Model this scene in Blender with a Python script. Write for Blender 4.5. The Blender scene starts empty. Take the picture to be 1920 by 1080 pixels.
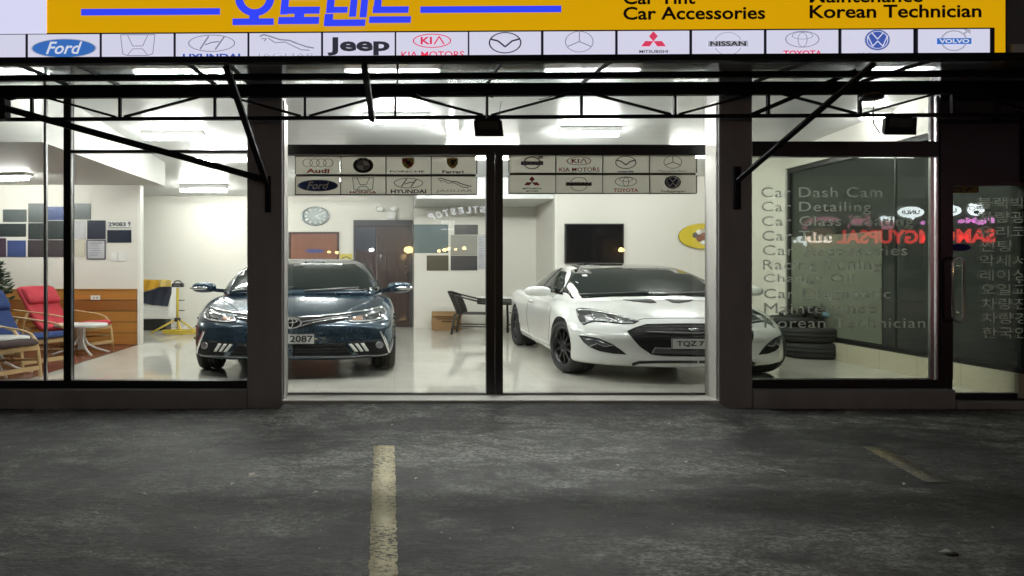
import bpy, bmesh, math, random
from math import sin, cos, pi, radians
from mathutils import Vector, Matrix
from mathutils.bvhtree import BVHTree
random.seed(7)
sc = bpy.context.scene
COL = sc.collection

# ---------------------------------------------------------------- camera, world, exposure
F = 1200.0          # focal length in pixels of a 1920 px wide frame
VX, VY = 740.0, 502.0
CY, CZ = -6.52, 1.32
cam_data = bpy.data.cameras.new('camera')
cam = bpy.data.objects.new('camera', cam_data)
COL.objects.link(cam)
cam.location = (0, CY, CZ)
cam.rotation_euler = (radians(90), 0, 0)
cam_data.sensor_width = 36
cam_data.lens = 36 * F / 1920
cam_data.shift_x = (960 - VX) / 1920
cam_data.shift_y = -(540 - VY) / 1920
cam_data.clip_end = 500
sc.camera = cam

world = bpy.data.worlds.new('World')
sc.world = world
world.use_nodes = True
wn = world.node_tree
sky = wn.nodes.new('ShaderNodeTexSky')
sky.sky_type = 'NISHITA'
sky.sun_disc = False
sky.sun_elevation = radians(-1.5)
sky.sun_rotation = radians(200)
bg = wn.nodes['Background']
hs = wn.nodes.new('ShaderNodeHueSaturation')
hs.inputs['Saturation'].default_value = 0
wn.links.new(sky.outputs[0], hs.inputs['Color'])
wn.links.new(hs.outputs[0], bg.inputs[0])
bg.inputs[1].default_value = 0.065
sc.view_settings.view_transform = 'Standard'
sc.view_settings.look = 'None'
sc.view_settings.exposure = 1.2
sc.view_settings.gamma = 1
sc.cycles.use_denoising = True
sc.cycles.max_bounces = 10
sc.cycles.transparent_max_bounces = 24
sc.cycles.caustics_reflective = False
sc.cycles.caustics_refractive = False
sc.cycles.sample_clamp_indirect = 4

# ---------------------------------------------------------------- helpers
def P(px, py, Y):
    d = (Y - CY) / F
    return Vector(((px - VX) * d, Y, CZ + (VY - py) * d))
def PX(px, Y): return (px - VX) * (Y - CY) / F
def PZ(py, Y): return CZ + (VY - py) * (Y - CY) / F

MATS = {}
def mat(name, col, rough=.5, metal=0.0, coat=0.0, var=.08, scale=6.0, bump=0.0, bscale=60.0, em=0.0, spec=.5, trans=0.0, stretch=(1,1,1), var2=0.0, emcol=None):
    if name in MATS: return MATS[name]
    m = bpy.data.materials.new(name); MATS[name] = m
    m.use_nodes = True
    nt = m.node_tree; b = nt.nodes['Principled BSDF']
    tc = nt.nodes.new('ShaderNodeTexCoord')
    mp = nt.nodes.new('ShaderNodeMapping'); mp.inputs['Scale'].default_value = stretch
    nt.links.new(tc.outputs['Object'], mp.inputs[0])
    nz = nt.nodes.new('ShaderNodeTexNoise'); nz.inputs['Scale'].default_value = scale; nz.inputs['Detail'].default_value = 6
    nt.links.new(mp.outputs[0], nz.inputs['Vector'])
    mx = nt.nodes.new('ShaderNodeMix'); mx.data_type = 'RGBA'
    mx.inputs[6].default_value = [c * (1 - var) for c in col] + [1]
    mx.inputs[7].default_value = [min(1, c * (1 + var)) for c in col] + [1]
    nt.links.new(nz.outputs[0], mx.inputs[0])
    nt.links.new(mx.outputs[2], b.inputs['Base Color'])
    b.inputs['Roughness'].default_value = rough
    b.inputs['Metallic'].default_value = metal
    b.inputs['Coat Weight'].default_value = coat
    b.inputs['Coat Roughness'].default_value = .03
    b.inputs['Specular IOR Level'].default_value = spec
    if var2:
        mr = nt.nodes.new('ShaderNodeMapRange')
        mr.inputs['To Min'].default_value = max(0, rough - var2); mr.inputs['To Max'].default_value = rough + var2
        nt.links.new(nz.outputs[0], mr.inputs['Value']); nt.links.new(mr.outputs[0], b.inputs['Roughness'])
    if em:
        b.inputs['Emission Strength'].default_value = em
        if emcol: b.inputs['Emission Color'].default_value = list(emcol) + [1]
        else: nt.links.new(mx.outputs[2], b.inputs['Emission Color'])
    if bump:
        n2 = nt.nodes.new('ShaderNodeTexNoise'); n2.inputs['Scale'].default_value = bscale; n2.inputs['Detail'].default_value = 4
        nt.links.new(mp.outputs[0], n2.inputs['Vector'])
        bp = nt.nodes.new('ShaderNodeBump'); bp.inputs['Strength'].default_value = bump; bp.inputs['Distance'].default_value = .01
        nt.links.new(n2.outputs[0], bp.inputs['Height']); nt.links.new(bp.outputs[0], b.inputs['Normal'])
    if trans:
        tr = nt.nodes.new('ShaderNodeBsdfTranslucent')
        nt.links.new(mx.outputs[2], tr.inputs[0])
        ms = nt.nodes.new('ShaderNodeMixShader'); ms.inputs[0].default_value = trans
        nt.links.new(b.outputs[0], ms.inputs[1]); nt.links.new(tr.outputs[0], ms.inputs[2])
        nt.links.new(ms.outputs[0], nt.nodes['Material Output'].inputs[0])
    return m

def glass_mat(name, tint, ior=1.45, gain=1.0, rough=0.0):
    m = bpy.data.materials.new(name); MATS[name] = m
    m.use_nodes = True; nt = m.node_tree; nt.nodes.remove(nt.nodes['Principled BSDF'])
    t = nt.nodes.new('ShaderNodeBsdfTransparent'); t.inputs[0].default_value = list(tint) + [1]
    g = nt.nodes.new('ShaderNodeBsdfGlossy'); g.inputs['Roughness'].default_value = rough
    fr = nt.nodes.new('ShaderNodeFresnel'); fr.inputs[0].default_value = ior
    mm = nt.nodes.new('ShaderNodeMath'); mm.operation = 'MULTIPLY'; mm.inputs[1].default_value = gain; mm.use_clamp = True
    nt.links.new(fr.outputs[0], mm.inputs[0])
    ms = nt.nodes.new('ShaderNodeMixShader')
    nt.links.new(mm.outputs[0], ms.inputs[0]); nt.links.new(t.outputs[0], ms.inputs[1]); nt.links.new(g.outputs[0], ms.inputs[2])
    nt.links.new(ms.outputs[0], nt.nodes['Material Output'].inputs[0])
    return m

class MB:
    def __init__(s): s.v = []; s.f = []; s.m = []; s.s = []
    def add(s, vs, fs, m=0, smooth=False, xf=None):
        o = len(s.v)
        for p in vs:
            p = Vector(p); s.v.append(xf @ p if xf is not None else p)
        for f in fs: s.f.append([i + o for i in f]); s.m.append(m); s.s.append(smooth)
    def box(s, x0, x1, y0, y1, z0, z1, m=0, bev=0.0, xf=None):
        x0, x1 = min(x0, x1), max(x0, x1); y0, y1 = min(y0, y1), max(y0, y1); z0, z1 = min(z0, z1), max(z0, z1)
        vs = [(x0,y0,z0),(x1,y0,z0),(x1,y1,z0),(x0,y1,z0),(x0,y0,z1),(x1,y0,z1),(x1,y1,z1),(x0,y1,z1)]
        fs = [(0,3,2,1),(4,5,6,7),(0,1,5,4),(1,2,6,5),(2,3,7,6),(3,0,4,7)]
        if bev:
            bm = bmesh.new(); bv = [bm.verts.new(p) for p in vs]
            for f in fs: bm.faces.new([bv[i] for i in f])
            bmesh.ops.bevel(bm, geom=bm.edges[:], offset=bev, segments=2, profile=.5, affect='EDGES')
            bm.verts.index_update()
            vs = [v.co.copy() for v in bm.verts]; fs = [[v.index for v in f.verts] for f in bm.faces]; bm.free()
        s.add(vs, fs, m, False, xf)
        return s
    def prism(s, front, back, m=0, smooth=False):
        n = len(front)
        s.add(list(front) + list(back), [list(range(n)), [n + i for i in range(n)][::-1]] + [[i, i + n, (i + 1) % n + n, (i + 1) % n] for i in range(n)], m, smooth)
        return s
    def tube(s, path, r, n=8, m=0, ry=None, closed=False, smooth=True, up=None):
        path = [Vector(p) for p in path]; k = len(path)
        if not isinstance(r, (list, tuple)): r = [r] * k
        ry = ry or [1.0] * k
        if not isinstance(ry, (list, tuple)): ry = [ry] * k
        rings = []; ref = Vector(up) if up else None
        for i, p in enumerate(path):
            a = path[(i - 1) % k] if (closed or i > 0) else p
            b = path[(i + 1) % k] if (closed or i < k - 1) else p
            t = (b - a).normalized()
            if ref is None: ref = Vector((0, 0, 1)) if abs(t.z) < .9 else Vector((1, 0, 0))
            u = (ref - t * ref.dot(t))
            u = u.normalized() if u.length > 1e-5 else t.orthogonal().normalized()
            w = t.cross(u)
            if not up: ref = u
            rings.append([p + (u * cos(2*pi*j/n) + w * sin(2*pi*j/n) * ry[i]) * r[i] for j in range(n)])
        vs = [q for rg in rings for q in rg]; fs = []
        for i in range(k if closed else k - 1):
            a, b = i * n, ((i + 1) % k) * n
            fs += [[a + j, a + (j + 1) % n, b + (j + 1) % n, b + j] for j in range(n)]
        s.add(vs, fs, m, smooth)
        if not closed: s.add(rings[0], [list(range(n))[::-1]], m); s.add(rings[-1], [list(range(n))], m)
        return s
    def bar(s, a, b, w, h=None, m=0):      # square bar between two points
        h = h or w
        a, b = Vector(a), Vector(b); t = (b - a).normalized()
        ref = Vector((0, 1, 0)) if abs(t.y) < .9 else Vector((0, 0, 1))
        u = (ref - t * ref.dot(t)).normalized() * w / 2; q = t.cross(u).normalized() * h / 2
        s.prism([a - u - q, a + u - q, a + u + q, a - u + q], [b - u - q, b + u - q, b + u + q, b - u + q], m)
        return s
    def lathe(s, prof, c, n=24, m=0, axis='z', smooth=True, sx=1.0, caps=True):
        c = Vector(c); vs = []
        for r, h in prof:
            for j in range(n):
                a = 2 * pi * j / n
                if axis == 'z': vs.append(c + Vector((r * cos(a) * sx, r * sin(a), h)))
                elif axis == 'x': vs.append(c + Vector((h, r * cos(a), r * sin(a))))
                else: vs.append(c + Vector((r * cos(a) * sx, h, r * sin(a))))
        fs = []
        for i in range(len(prof) - 1):
            fs += [[i*n + j, i*n + (j+1) % n, (i+1)*n + (j+1) % n, (i+1)*n + j] for j in range(n)]
        if caps:
            fs.append(list(range(n))[::-1]); fs.append([(len(prof)-1)*n + j for j in range(n)])
        s.add(vs, fs, m, smooth)
        return s
    def grid(s, rows, m=0, smooth=True, closed=False):
        n = len(rows[0]); vs = [p for r in rows for p in r]; fs = []
        for i in range(len(rows) - 1):
            for j in range(n if closed else n - 1):
                fs.append([i*n + j, i*n + (j+1) % n, (i+1)*n + (j+1) % n, (i+1)*n + j])
        s.add(vs, fs, m, smooth)
        return s
    def blob(s, c, r, m=0, n=10, k=12, pw=1.0, xf=None):
        c = Vector(c); vs = []
        def sg(v): return math.copysign(abs(v) ** pw, v)
        for i in range(n + 1):
            t = pi * i / n
            for j in range(k):
                a = 2 * pi * j / k
                vs.append(c + Vector((r[0]*sg(sin(t))*sg(cos(a)), r[1]*sg(sin(t))*sg(sin(a)), r[2]*sg(cos(t)))))
        fs = [[i*k + j, i*k + (j+1) % k, (i+1)*k + (j+1) % k, (i+1)*k + j] for i in range(n) for j in range(k)]
        s.add(vs, fs, m, True, xf)
        return s
    def xf(s, M): s.v = [M @ p for p in s.v]; return s
    def build(s, name, mats, parent=None):
        me = bpy.data.meshes.new(name)
        o = wloc(parent)
        me.from_pydata([p - o for p in s.v], [], s.f)
        if not isinstance(mats, (list, tuple)): mats = [mats]
        for m in mats: me.materials.append(m)
        me.polygons.foreach_set('material_index', s.m)
        me.polygons.foreach_set('use_smooth', s.s)
        me.update()
        bm = bmesh.new(); bm.from_mesh(me)
        bmesh.ops.remove_doubles(bm, verts=bm.verts[:], dist=1e-6)
        bmesh.ops.recalc_face_normals(bm, faces=bm.faces[:]); bm.to_mesh(me); bm.free()
        ob = bpy.data.objects.new(name, me); COL.objects.link(ob)
        if parent: ob.parent = parent
        return ob

def wloc(o):
    v = Vector((0, 0, 0))
    while o: v = v + Vector(o.location); o = o.parent
    return v
def thing(name, label, cat, loc=(0, 0, 0), group=None):
    o = bpy.data.objects.new(name, None); COL.objects.link(o)
    o.location = loc; o.empty_display_size = .2
    return tag(o, label, cat, group)
def tag(o, label, cat, group=None):
    o['label'] = label; o['category'] = cat
    if group: o['group'] = group
    return o
def solo(mb, name, mats, label, cat, loc, group=None):       # a thing that is one mesh, with its origin at loc
    e = bpy.data.objects.new('tmp', None); e.location = loc
    o = mb.build(name, mats, e); o.parent = None; bpy.data.objects.remove(e)
    o.location = loc
    return tag(o, label, cat, group)
def struct(o): o['kind'] = 'structure'; return o

_txt = {}
def text_verts(s, shear=0.0, bold=0.0, spacing=1.0):
    key = (s, shear, bold, spacing)
    if key in _txt: return _txt[key]
    c = bpy.data.curves.new('t', 'FONT'); c.body = s; c.shear = shear; c.offset = bold; c.resolution_u = 3; c.space_character = spacing
    o = bpy.data.objects.new('t', c); COL.objects.link(o)
    bpy.context.view_layer.update()
    me = bpy.data.meshes.new_from_object(o.evaluated_get(bpy.context.evaluated_depsgraph_get()))
    vs = [(v.co.x, v.co.y) for v in me.vertices]; fs = [list(p.vertices) for p in me.polygons]
    bpy.data.objects.remove(o); bpy.data.curves.remove(c); bpy.data.meshes.remove(me)
    _txt[key] = (vs, fs); return _txt[key]

class Draw:          # flat artwork on a board: pixel outlines laid on a plane, each layer proud of the one below
    def __init__(s, Y, th=.0015, tilt=0.0, fn=None):
        s.Y = Y; s.th = th; s.mb = MB(); s.n = 0; s.tilt = tilt; s.fn = fn
    def pt(s, x, y, l):
        if s.fn: return s.fn(x, y, l * s.th)
        p = P(x, y + s.tilt * x, s.Y); p.y -= l * s.th; return p
    def poly(s, pts, m, keep=False):
        if not keep: s.n += 1
        s.mb.prism([s.pt(x, y, s.n + 1) for x, y in pts], [s.pt(x, y, s.n + .1) for x, y in pts], m)
    def rect(s, x0, y0, x1, y1, m, keep=False): s.poly([(x0, y0), (x1, y0), (x1, y1), (x0, y1)], m, keep)
    def ell(s, cx, cy, rx, ry, m, n=28): s.poly([(cx + rx * cos(2*pi*i/n), cy + ry * sin(2*pi*i/n)) for i in range(n)], m)
    def ring(s, cx, cy, rx, ry, w, m, n=28, a0=0, a1=360, wy=None, keep=False):
        if not keep: s.n += 1
        wy = wy or w / 1.4
        for i in range(n):
            a, b = radians(a0 + (a1 - a0) * i / n), radians(a0 + (a1 - a0) * (i + 1) / n)
            q = [(cx + rx*cos(a), cy + ry*sin(a)), (cx + rx*cos(b), cy + ry*sin(b)), (cx + (rx-w)*cos(b), cy + (ry-wy)*sin(b)), (cx + (rx-w)*cos(a), cy + (ry-wy)*sin(a))]
            s.mb.add([s.pt(x, y, s.n + 1) for x, y in q], [(0, 1, 2, 3)], m)
    def line(s, pts, w, m, keep=False):
        if not keep: s.n += 1
        for i in range(len(pts) - 1):
            (x0, y0), (x1, y1) = pts[i], pts[i + 1]
            L = math.hypot(x1 - x0, y1 - y0) or 1; nx, ny = -(y1 - y0) / L * w / 2, (x1 - x0) / L * w / 2
            q = [(x0 + nx, y0 + ny), (x1 + nx, y1 + ny), (x1 - nx, y1 - ny), (x0 - nx, y0 - ny)]
            s.mb.add([s.pt(x, y, s.n + 1 + .05 * (i % 2)) for x, y in q], [(0, 1, 2, 3)], m)
    def text(s, t, x0, y0, x1, y1, m, shear=0.0, bold=0.0, spacing=1.0, rot=None):
        s.n += 1
        vs, fs = text_verts(t, shear, bold, spacing)
        ax, bx = min(v[0] for v in vs), max(v[0] for v in vs); ay, by = min(v[1] for v in vs), max(v[1] for v in vs)
        out = []
        for x, y in vs:
            u, w = (x - ax) / (bx - ax), (y - ay) / (by - ay)
            X, Y = x0 + u * (x1 - x0), y1 + w * (y0 - y1)
            if rot:
                a = radians(rot); cx, cy = (x0 + x1) / 2, (y0 + y1) / 2
                dx, dy = X - cx, (Y - cy) * 1.4
                X, Y = cx + dx * cos(a) - dy * sin(a), cy + (dx * sin(a) + dy * cos(a)) / 1.4
            out.append(s.pt(X, Y, s.n + 1))
        s.mb.add(out, fs, m)

# ---------------------------------------------------------------- materials
M = {}
M['cream'] = mat('cream_wall', (.70, .68, .62), .7, var=.06, scale=1.1, bump=.05, bscale=8)
M['ceiling'] = mat('ceiling_white', (.6, .61, .605), .28, var=.06, scale=2.2, bump=.25, bscale=2.5, stretch=(.25, 3.2, 1))
M['trim'] = mat('white_trim', (.75, .74, .68), .45, var=.05)
M['column'] = mat('column_grey_paint', (.43, .425, .43), .6, var=.24, scale=5, bump=.08, bscale=25, stretch=(1, 1, .35))
M['black'] = mat('black_frame', (.012, .012, .014), .35, var=.3, scale=20)
M['steel'] = mat('black_steel_paint', (.016, .016, .02), .7, var=.35, scale=9, bump=.1, spec=.2)
M['alu'] = mat('brushed_aluminium', (.55, .55, .55), .3, 1.0, var=.1, scale=20)
M['chrome'] = mat('chrome', (.8, .8, .8), .06, 1.0, var=.03)
M['wallgrey'] = mat('grey_render', (.2, .2, .21), .8, var=.15, scale=4, bump=.15)
M['glass'] = glass_mat('clear_glass', (.95, .97, .955), 1.45, .9)
M['tint'] = glass_mat('tinted_glass', (.62, .72, .68), 1.5, 1.0)
_nt = M['tint'].node_tree; _df = _nt.nodes.new('ShaderNodeBsdfDiffuse'); _df.inputs[0].default_value = (.085, .095, .086, 1)  # diffuse grey-green stands in for the interior reflected in the side pane
_ms = _nt.nodes.new('ShaderNodeMixShader'); _ms.inputs[0].default_value = .5; _o = _nt.nodes['Material Output']; _src = _o.inputs[0].links[0].from_socket
_nt.links.new(_src, _ms.inputs[1]); _nt.links.new(_df.outputs[0], _ms.inputs[2]); _nt.links.new(_ms.outputs[0], _o.inputs[0])
M['glass2'] = glass_mat('green_shop_glass', (.88, .92, .86), 1.45, .9)
M['clear'] = glass_mat('clear_roofing', (.78, .8, .8), 1.4, .7, .12)
M['tube'] = mat('tube_light', (1, 1, .96), .4, var=0, em=64, emcol=(1, .995, .965))
M['tube_front'] = mat('tube_light_front', (1, 1, .96), .4, var=0, em=150, emcol=(1, .995, .97))
M['white'] = mat('white_plastic', (.75, .75, .73), .4, var=.05)
M['plate'] = mat('number_plate_white', (.78, .79, .76), .35, var=.05)
M['ink'] = mat('black_ink', (.012, .012, .012), .5, var=.2)
M['rubber'] = mat('tyre_rubber', (.018, .018, .018), .7, var=.35, scale=12, bump=.2)
M['blackplastic'] = mat('black_plastic', (.012, .012, .013), .35, var=.3, scale=30)
M['wood'] = None
# ---------------------------------------------------------------- ground
GZ = -0.09
def asphalt():
    m = bpy.data.materials.new('worn_asphalt'); m.use_nodes = True; nt = m.node_tree; b = nt.nodes['Principled BSDF']; L = nt.links.new
    N = lambda t: nt.nodes.new(t)
    tc = N('ShaderNodeTexCoord')
    def noise(sc_, det, st, rough=.6, dist=0):
        mp = N('ShaderNodeMapping'); mp.inputs['Scale'].default_value = st; L(tc.outputs['Object'], mp.inputs[0])
        n = N('ShaderNodeTexNoise'); n.inputs['Scale'].default_value = sc_; n.inputs['Detail'].default_value = det; n.inputs['Roughness'].default_value = rough; n.inputs['Distortion'].default_value = dist
        L(mp.outputs[0], n.inputs['Vector']); return n.outputs[0]
    def ramp(src, a, b_, ca, cb):
        r = N('ShaderNodeValToRGB'); r.color_ramp.elements[0].position = a; r.color_ramp.elements[1].position = b_
        r.color_ramp.elements[0].color = list(ca) + [1]; r.color_ramp.elements[1].color = list(cb) + [1]; L(src, r.inputs[0]); return r.outputs[0]
    def mixc(kind, f, a, b_):
        x = N('ShaderNodeMix'); x.data_type = 'RGBA'; x.blend_type = kind; x.inputs[0].default_value = f if not hasattr(f, 'links') else 0
        if hasattr(f, 'links'): L(f, x.inputs[0])
        L(a, x.inputs[6]); L(b_, x.inputs[7]); return x.outputs[2]
    big = ramp(noise(.5, 6, (.6, 1, 1), .62, .9), .42, .6, (.045, .048, .047), (.205, .21, .195))
    mid = ramp(noise(4.5, 10, (.75, 1.1, 1), .78, .6), .43, .58, (.4, .4, .4), (1.3, 1.3, 1.3))
    c = mixc('MULTIPLY', 1.0, big, mid)
    fine = ramp(noise(48, 5, (.75, 1.15, 1), .8), .44, .57, (.32, .32, .32), (1.75, 1.75, 1.72))
    c = mixc('MULTIPLY', .9, c, fine)
    # dark pits and oil
    pit = ramp(noise(20, 5, (.55, 1.3, 1), .75), .56, .59, (1, 1, 1), (.15, .15, .15))
    c = mixc('MULTIPLY', .8, c, pit)
    oil = ramp(noise(.9, 6, (.55, 1.2, 1), .65, 1.4), .5, .58, (1, 1, 1), (.28, .28, .28))
    c = mixc('MULTIPLY', .9, c, oil)
    streak = ramp(noise(11, 8, (.22, 2.0, 1), .78, .4), .54, .585, (1, 1, 1), (.3, .3, .3))
    c = mixc('MULTIPLY', .75, c, streak)
    # pale grains of grit
    v = N('ShaderNodeTexVoronoi'); v.inputs['Scale'].default_value = 9; L(tc.outputs['Object'], v.inputs['Vector'])
    g = ramp(v.outputs['Distance'], .03, .05, (1, 1, 1), (0, 0, 0))
    w = N('ShaderNodeRGB'); w.outputs[0].default_value = (.42, .42, .4, 1)
    sel = ramp(noise(2.2, 3, (1, 1, 1)), .5, .58, (0, 0, 0), (.9, .9, .9))
    gm = N('ShaderNodeMix'); gm.data_type = 'RGBA'; gm.blend_type = 'MULTIPLY'; gm.inputs[0].default_value = 1; L(g, gm.inputs[6]); L(sel, gm.inputs[7])
    c = mixc('MIX', gm.outputs[2], c, w.outputs[0])
    # cracks
    v2 = N('ShaderNodeTexVoronoi'); v2.feature = 'DISTANCE_TO_EDGE'; v2.inputs['Scale'].default_value = .42
    mp = N('ShaderNodeMapping'); L(tc.outputs['Object'], mp.inputs[0])
    nv = N('ShaderNodeTexNoise'); nv.inputs['Scale'].default_value = 2.5; L(tc.outputs['Object'], nv.inputs['Vector'])
    av = N('ShaderNodeMix'); av.data_type = 'RGBA'; av.blend_type = 'ADD'; av.inputs[0].default_value = .45; L(mp.outputs[0], av.inputs[6]); L(nv.outputs['Color'], av.inputs[7])
    L(av.outputs[2], v2.inputs['Vector'])
    ck = ramp(v2.outputs['Distance'], .002, .01, (.35, .35, .35), (1, 1, 1))
    c = mixc('MULTIPLY', .6, c, ck)
    L(c, b.inputs['Base Color'])
    rr = N('ShaderNodeMapRange'); rr.inputs['To Min'].default_value = .38; rr.inputs['To Max'].default_value = .8
    L(noise(4, 5, (.6, 1, 1)), rr.inputs['Value']); L(rr.outputs[0], b.inputs['Roughness'])
    bp = N('ShaderNodeBump'); bp.inputs['Strength'].default_value = .6; bp.inputs['Distance'].default_value = .02
    L(noise(26, 6, (.5, 1.4, 1), .75), bp.inputs['Height'])
    b2 = N('ShaderNodeBump'); b2.inputs['Strength'].default_value = .3; b2.inputs['Distance'].default_value = .03
    L(noise(3, 3, (.6, 1, 1), .5), b2.inputs['Height']); L(bp.outputs[0], b2.inputs['Normal']); L(b2.outputs[0], b.inputs['Normal'])
    return m
M['asphalt'] = asphalt()
mb = MB(); mb.add([(-90, -90, GZ), (90, -90, GZ), (90, 90, GZ), (-90, 90, GZ)], [(0, 1, 2, 3)])
struct(mb.build('ground', M['asphalt']))

def worn_paint(name, col, cover, edge=.06, low=(.045, .045, .042)):
    m = bpy.data.materials.new(name); m.use_nodes = True; nt = m.node_tree; b = nt.nodes['Principled BSDF']; L = nt.links.new
    tc = nt.nodes.new('ShaderNodeTexCoord'); mp = nt.nodes.new('ShaderNodeMapping'); mp.inputs['Scale'].default_value = (.8, 1.1, 1); L(tc.outputs['Object'], mp.inputs[0])
    n = nt.nodes.new('ShaderNodeTexNoise'); n.inputs['Scale'].default_value = 42; n.inputs['Detail'].default_value = 8; n.inputs['Roughness'].default_value = .75
    L(mp.outputs[0], n.inputs['Vector'])
    r = nt.nodes.new('ShaderNodeValToRGB'); r.color_ramp.elements[0].position = cover - edge; r.color_ramp.elements[1].position = cover + edge
    r.color_ramp.elements[0].color = list(low) + [1]; r.color_ramp.elements[1].color = list(col) + [1]
    nl = nt.nodes.new('ShaderNodeTexNoise'); nl.inputs['Scale'].default_value = 2.3; nl.inputs['Detail'].default_value = 3; L(tc.outputs['Object'], nl.inputs['Vector'])
    ma = nt.nodes.new('ShaderNodeMath'); ma.operation = 'MULTIPLY_ADD'; ma.inputs[1].default_value = .3; L(nl.outputs[0], ma.inputs[0]); L(n.outputs[0], ma.inputs[2])
    mo = nt.nodes.new('ShaderNodeMath'); mo.operation = 'SUBTRACT'; mo.inputs[1].default_value = .15; L(ma.outputs[0], mo.inputs[0]); L(mo.outputs[0], r.inputs[0])
    n2 = nt.nodes.new('ShaderNodeTexNoise'); n2.inputs['Scale'].default_value = 3; n2.inputs['Detail'].default_value = 6; L(tc.outputs['Object'], n2.inputs['Vector'])
    r2 = nt.nodes.new('ShaderNodeValToRGB'); r2.color_ramp.elements[0].position = .3; r2.color_ramp.elements[1].position = .7
    r2.color_ramp.elements[0].color = (.6, .58, .5, 1); r2.color_ramp.elements[1].color = (1.1, 1.1, 1.1, 1); L(n2.outputs[0], r2.inputs[0])
    x = nt.nodes.new('ShaderNodeMix'); x.data_type = 'RGBA'; x.blend_type = 'MULTIPLY'; x.inputs[0].default_value = 1
    L(r.outputs[0], x.inputs[6]); L(r2.outputs[0], x.inputs[7]); L(x.outputs[2], b.inputs['Base Color'])
    b.inputs['Roughness'].default_value = .7
    bp = nt.nodes.new('ShaderNodeBump'); bp.inputs['Strength'].default_value = .5; bp.inputs['Distance'].default_value = .01; L(n.outputs[0], bp.inputs['Height']); L(bp.outputs[0], b.inputs['Normal'])
    return m
def gp(px, py, z=GZ):
    d = F * (CZ - z) / (py - VY); return Vector(((px - VX) * d / F, d + CY, z))
M['paint'] = worn_paint('worn_line_paint', (.85, .8, .55), .45, .05)
M['paint2'] = worn_paint('faded_yellow_paint', (.3, .25, .1), .56, .09, (.075, .075, .068))
def strip(name, q, m, n=110):
    a, b, c, d = [gp(*p) for p in q]; rows = []
    for i in range(n + 1):
        t = i / n; l = a.lerp(d, t); r = b.lerp(c, t); j = .005
        rows.append([l + Vector((random.uniform(-j, j), 0, .004)), r + Vector((random.uniform(-j, j), 0, .004))])
    mb = MB(); mb.grid(rows); mb.grid([[p[0] - Vector((0, 0, .006)) for p in rows], [p[0] for p in rows]])
    mb.grid([[p[1] - Vector((0, 0, .006)) for p in rows], [p[1] for p in rows]])
    return struct(mb.build(name, m))
strip('parking_line', [(701, 836), (740, 836), (747, 1160), (688, 1160)], M['paint'])
strip('parking_line', [(1618, 838), (1650, 838), (1782, 905), (1738, 905)], M['paint2'])

# ---------------------------------------------------------------- interior shell
YB = 7.77; CEIL = 2.92; HDR = 3.46
def ceil_z(y): return 3.43 - .066 * y
def tile_floor(name, col, rough, tile, grout, mortar=.0025, bumpy=.025):
    m = bpy.data.materials.new(name); m.use_nodes = True; nt = m.node_tree; b = nt.nodes['Principled BSDF']; L = nt.links.new
    tc = nt.nodes.new('ShaderNodeTexCoord'); br = nt.nodes.new('ShaderNodeTexBrick')
    br.offset = 0; br.inputs['Scale'].default_value = 1; br.inputs['Brick Width'].default_value = tile * 1.45; br.inputs['Row Height'].default_value = tile
    br.inputs['Mortar Size'].default_value = mortar; br.inputs['Color1'].default_value = list(col) + [1]
    br.inputs['Color2'].default_value = [c * .96 for c in col] + [1]; br.inputs['Mortar'].default_value = list(grout) + [1]
    L(tc.outputs['Object'], br.inputs['Vector'])
    n = nt.nodes.new('ShaderNodeTexNoise'); n.inputs['Scale'].default_value = 2.5; n.inputs['Detail'].default_value = 7; L(tc.outputs['Object'], n.inputs['Vector'])
    r = nt.nodes.new('ShaderNodeValToRGB'); r.color_ramp.elements[0].color = (.85, .84, .82, 1); r.color_ramp.elements[1].color = (1.08, 1.08, 1.08, 1); L(n.outputs[0], r.inputs[0])
    x = nt.nodes.new('ShaderNodeMix'); x.data_type = 'RGBA'; x.blend_type = 'MULTIPLY'; x.inputs[0].default_value = 1
    L(br.outputs[0], x.inputs[6]); L(r.outputs[0], x.inputs[7]); L(x.outputs[2], b.inputs['Base Color'])
    mr = nt.nodes.new('ShaderNodeMapRange'); mr.inputs['To Min'].default_value = rough * .6; mr.inputs['To Max'].default_value = rough * 1.6; L(n.outputs[0], mr.inputs['Value']); L(mr.outputs[0], b.inputs['Roughness'])
    bp = nt.nodes.new('ShaderNodeBump'); bp.inputs['Strength'].default_value = bumpy; bp.inputs['Distance'].default_value = .02; L(n.outputs[0], bp.inputs['Height']); L(bp.outputs[0], b.inputs['Normal'])
    return m
M['floor'] = tile_floor('glossy_cream_tiles', (.66, .645, .585), .035, .6, (.5, .48, .44))
M['redfloor'] = tile_floor('red_brown_tiles', (.2, .075, .045), .22, .3, (.12, .06, .05))
M['basetile'] = tile_floor('cream_base_tiles', (.62, .58, .45), .2, .6, (.3, .28, .22))

mb = MB(); mb.box(-9.2, 6.6, .1, YB + .2, -.2, 0); struct(mb.build('floor', M['floor']))
mb = MB(); mb.add([(-9.1, .13, .004), (-4.32, .13, .004), (-4.38, 4.38, .004), (-9.1, 4.38, .004)], [(0, 1, 2, 3)]); struct(mb.build('lounge_floor', M['redfloor']))
mb = MB(); ya, yb = .24, YB + .2
mb.prism([(-9.2, ya, ceil_z(ya)), (6.6, ya, ceil_z(ya)), (6.6, yb, ceil_z(yb)), (-9.2, yb, ceil_z(yb))], [(-9.2, ya, 3.8), (6.6, ya, 3.8), (6.6, yb, 3.8), (-9.2, yb, 3.8)]); struct(mb.build('ceiling', M['ceiling']))

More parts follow.
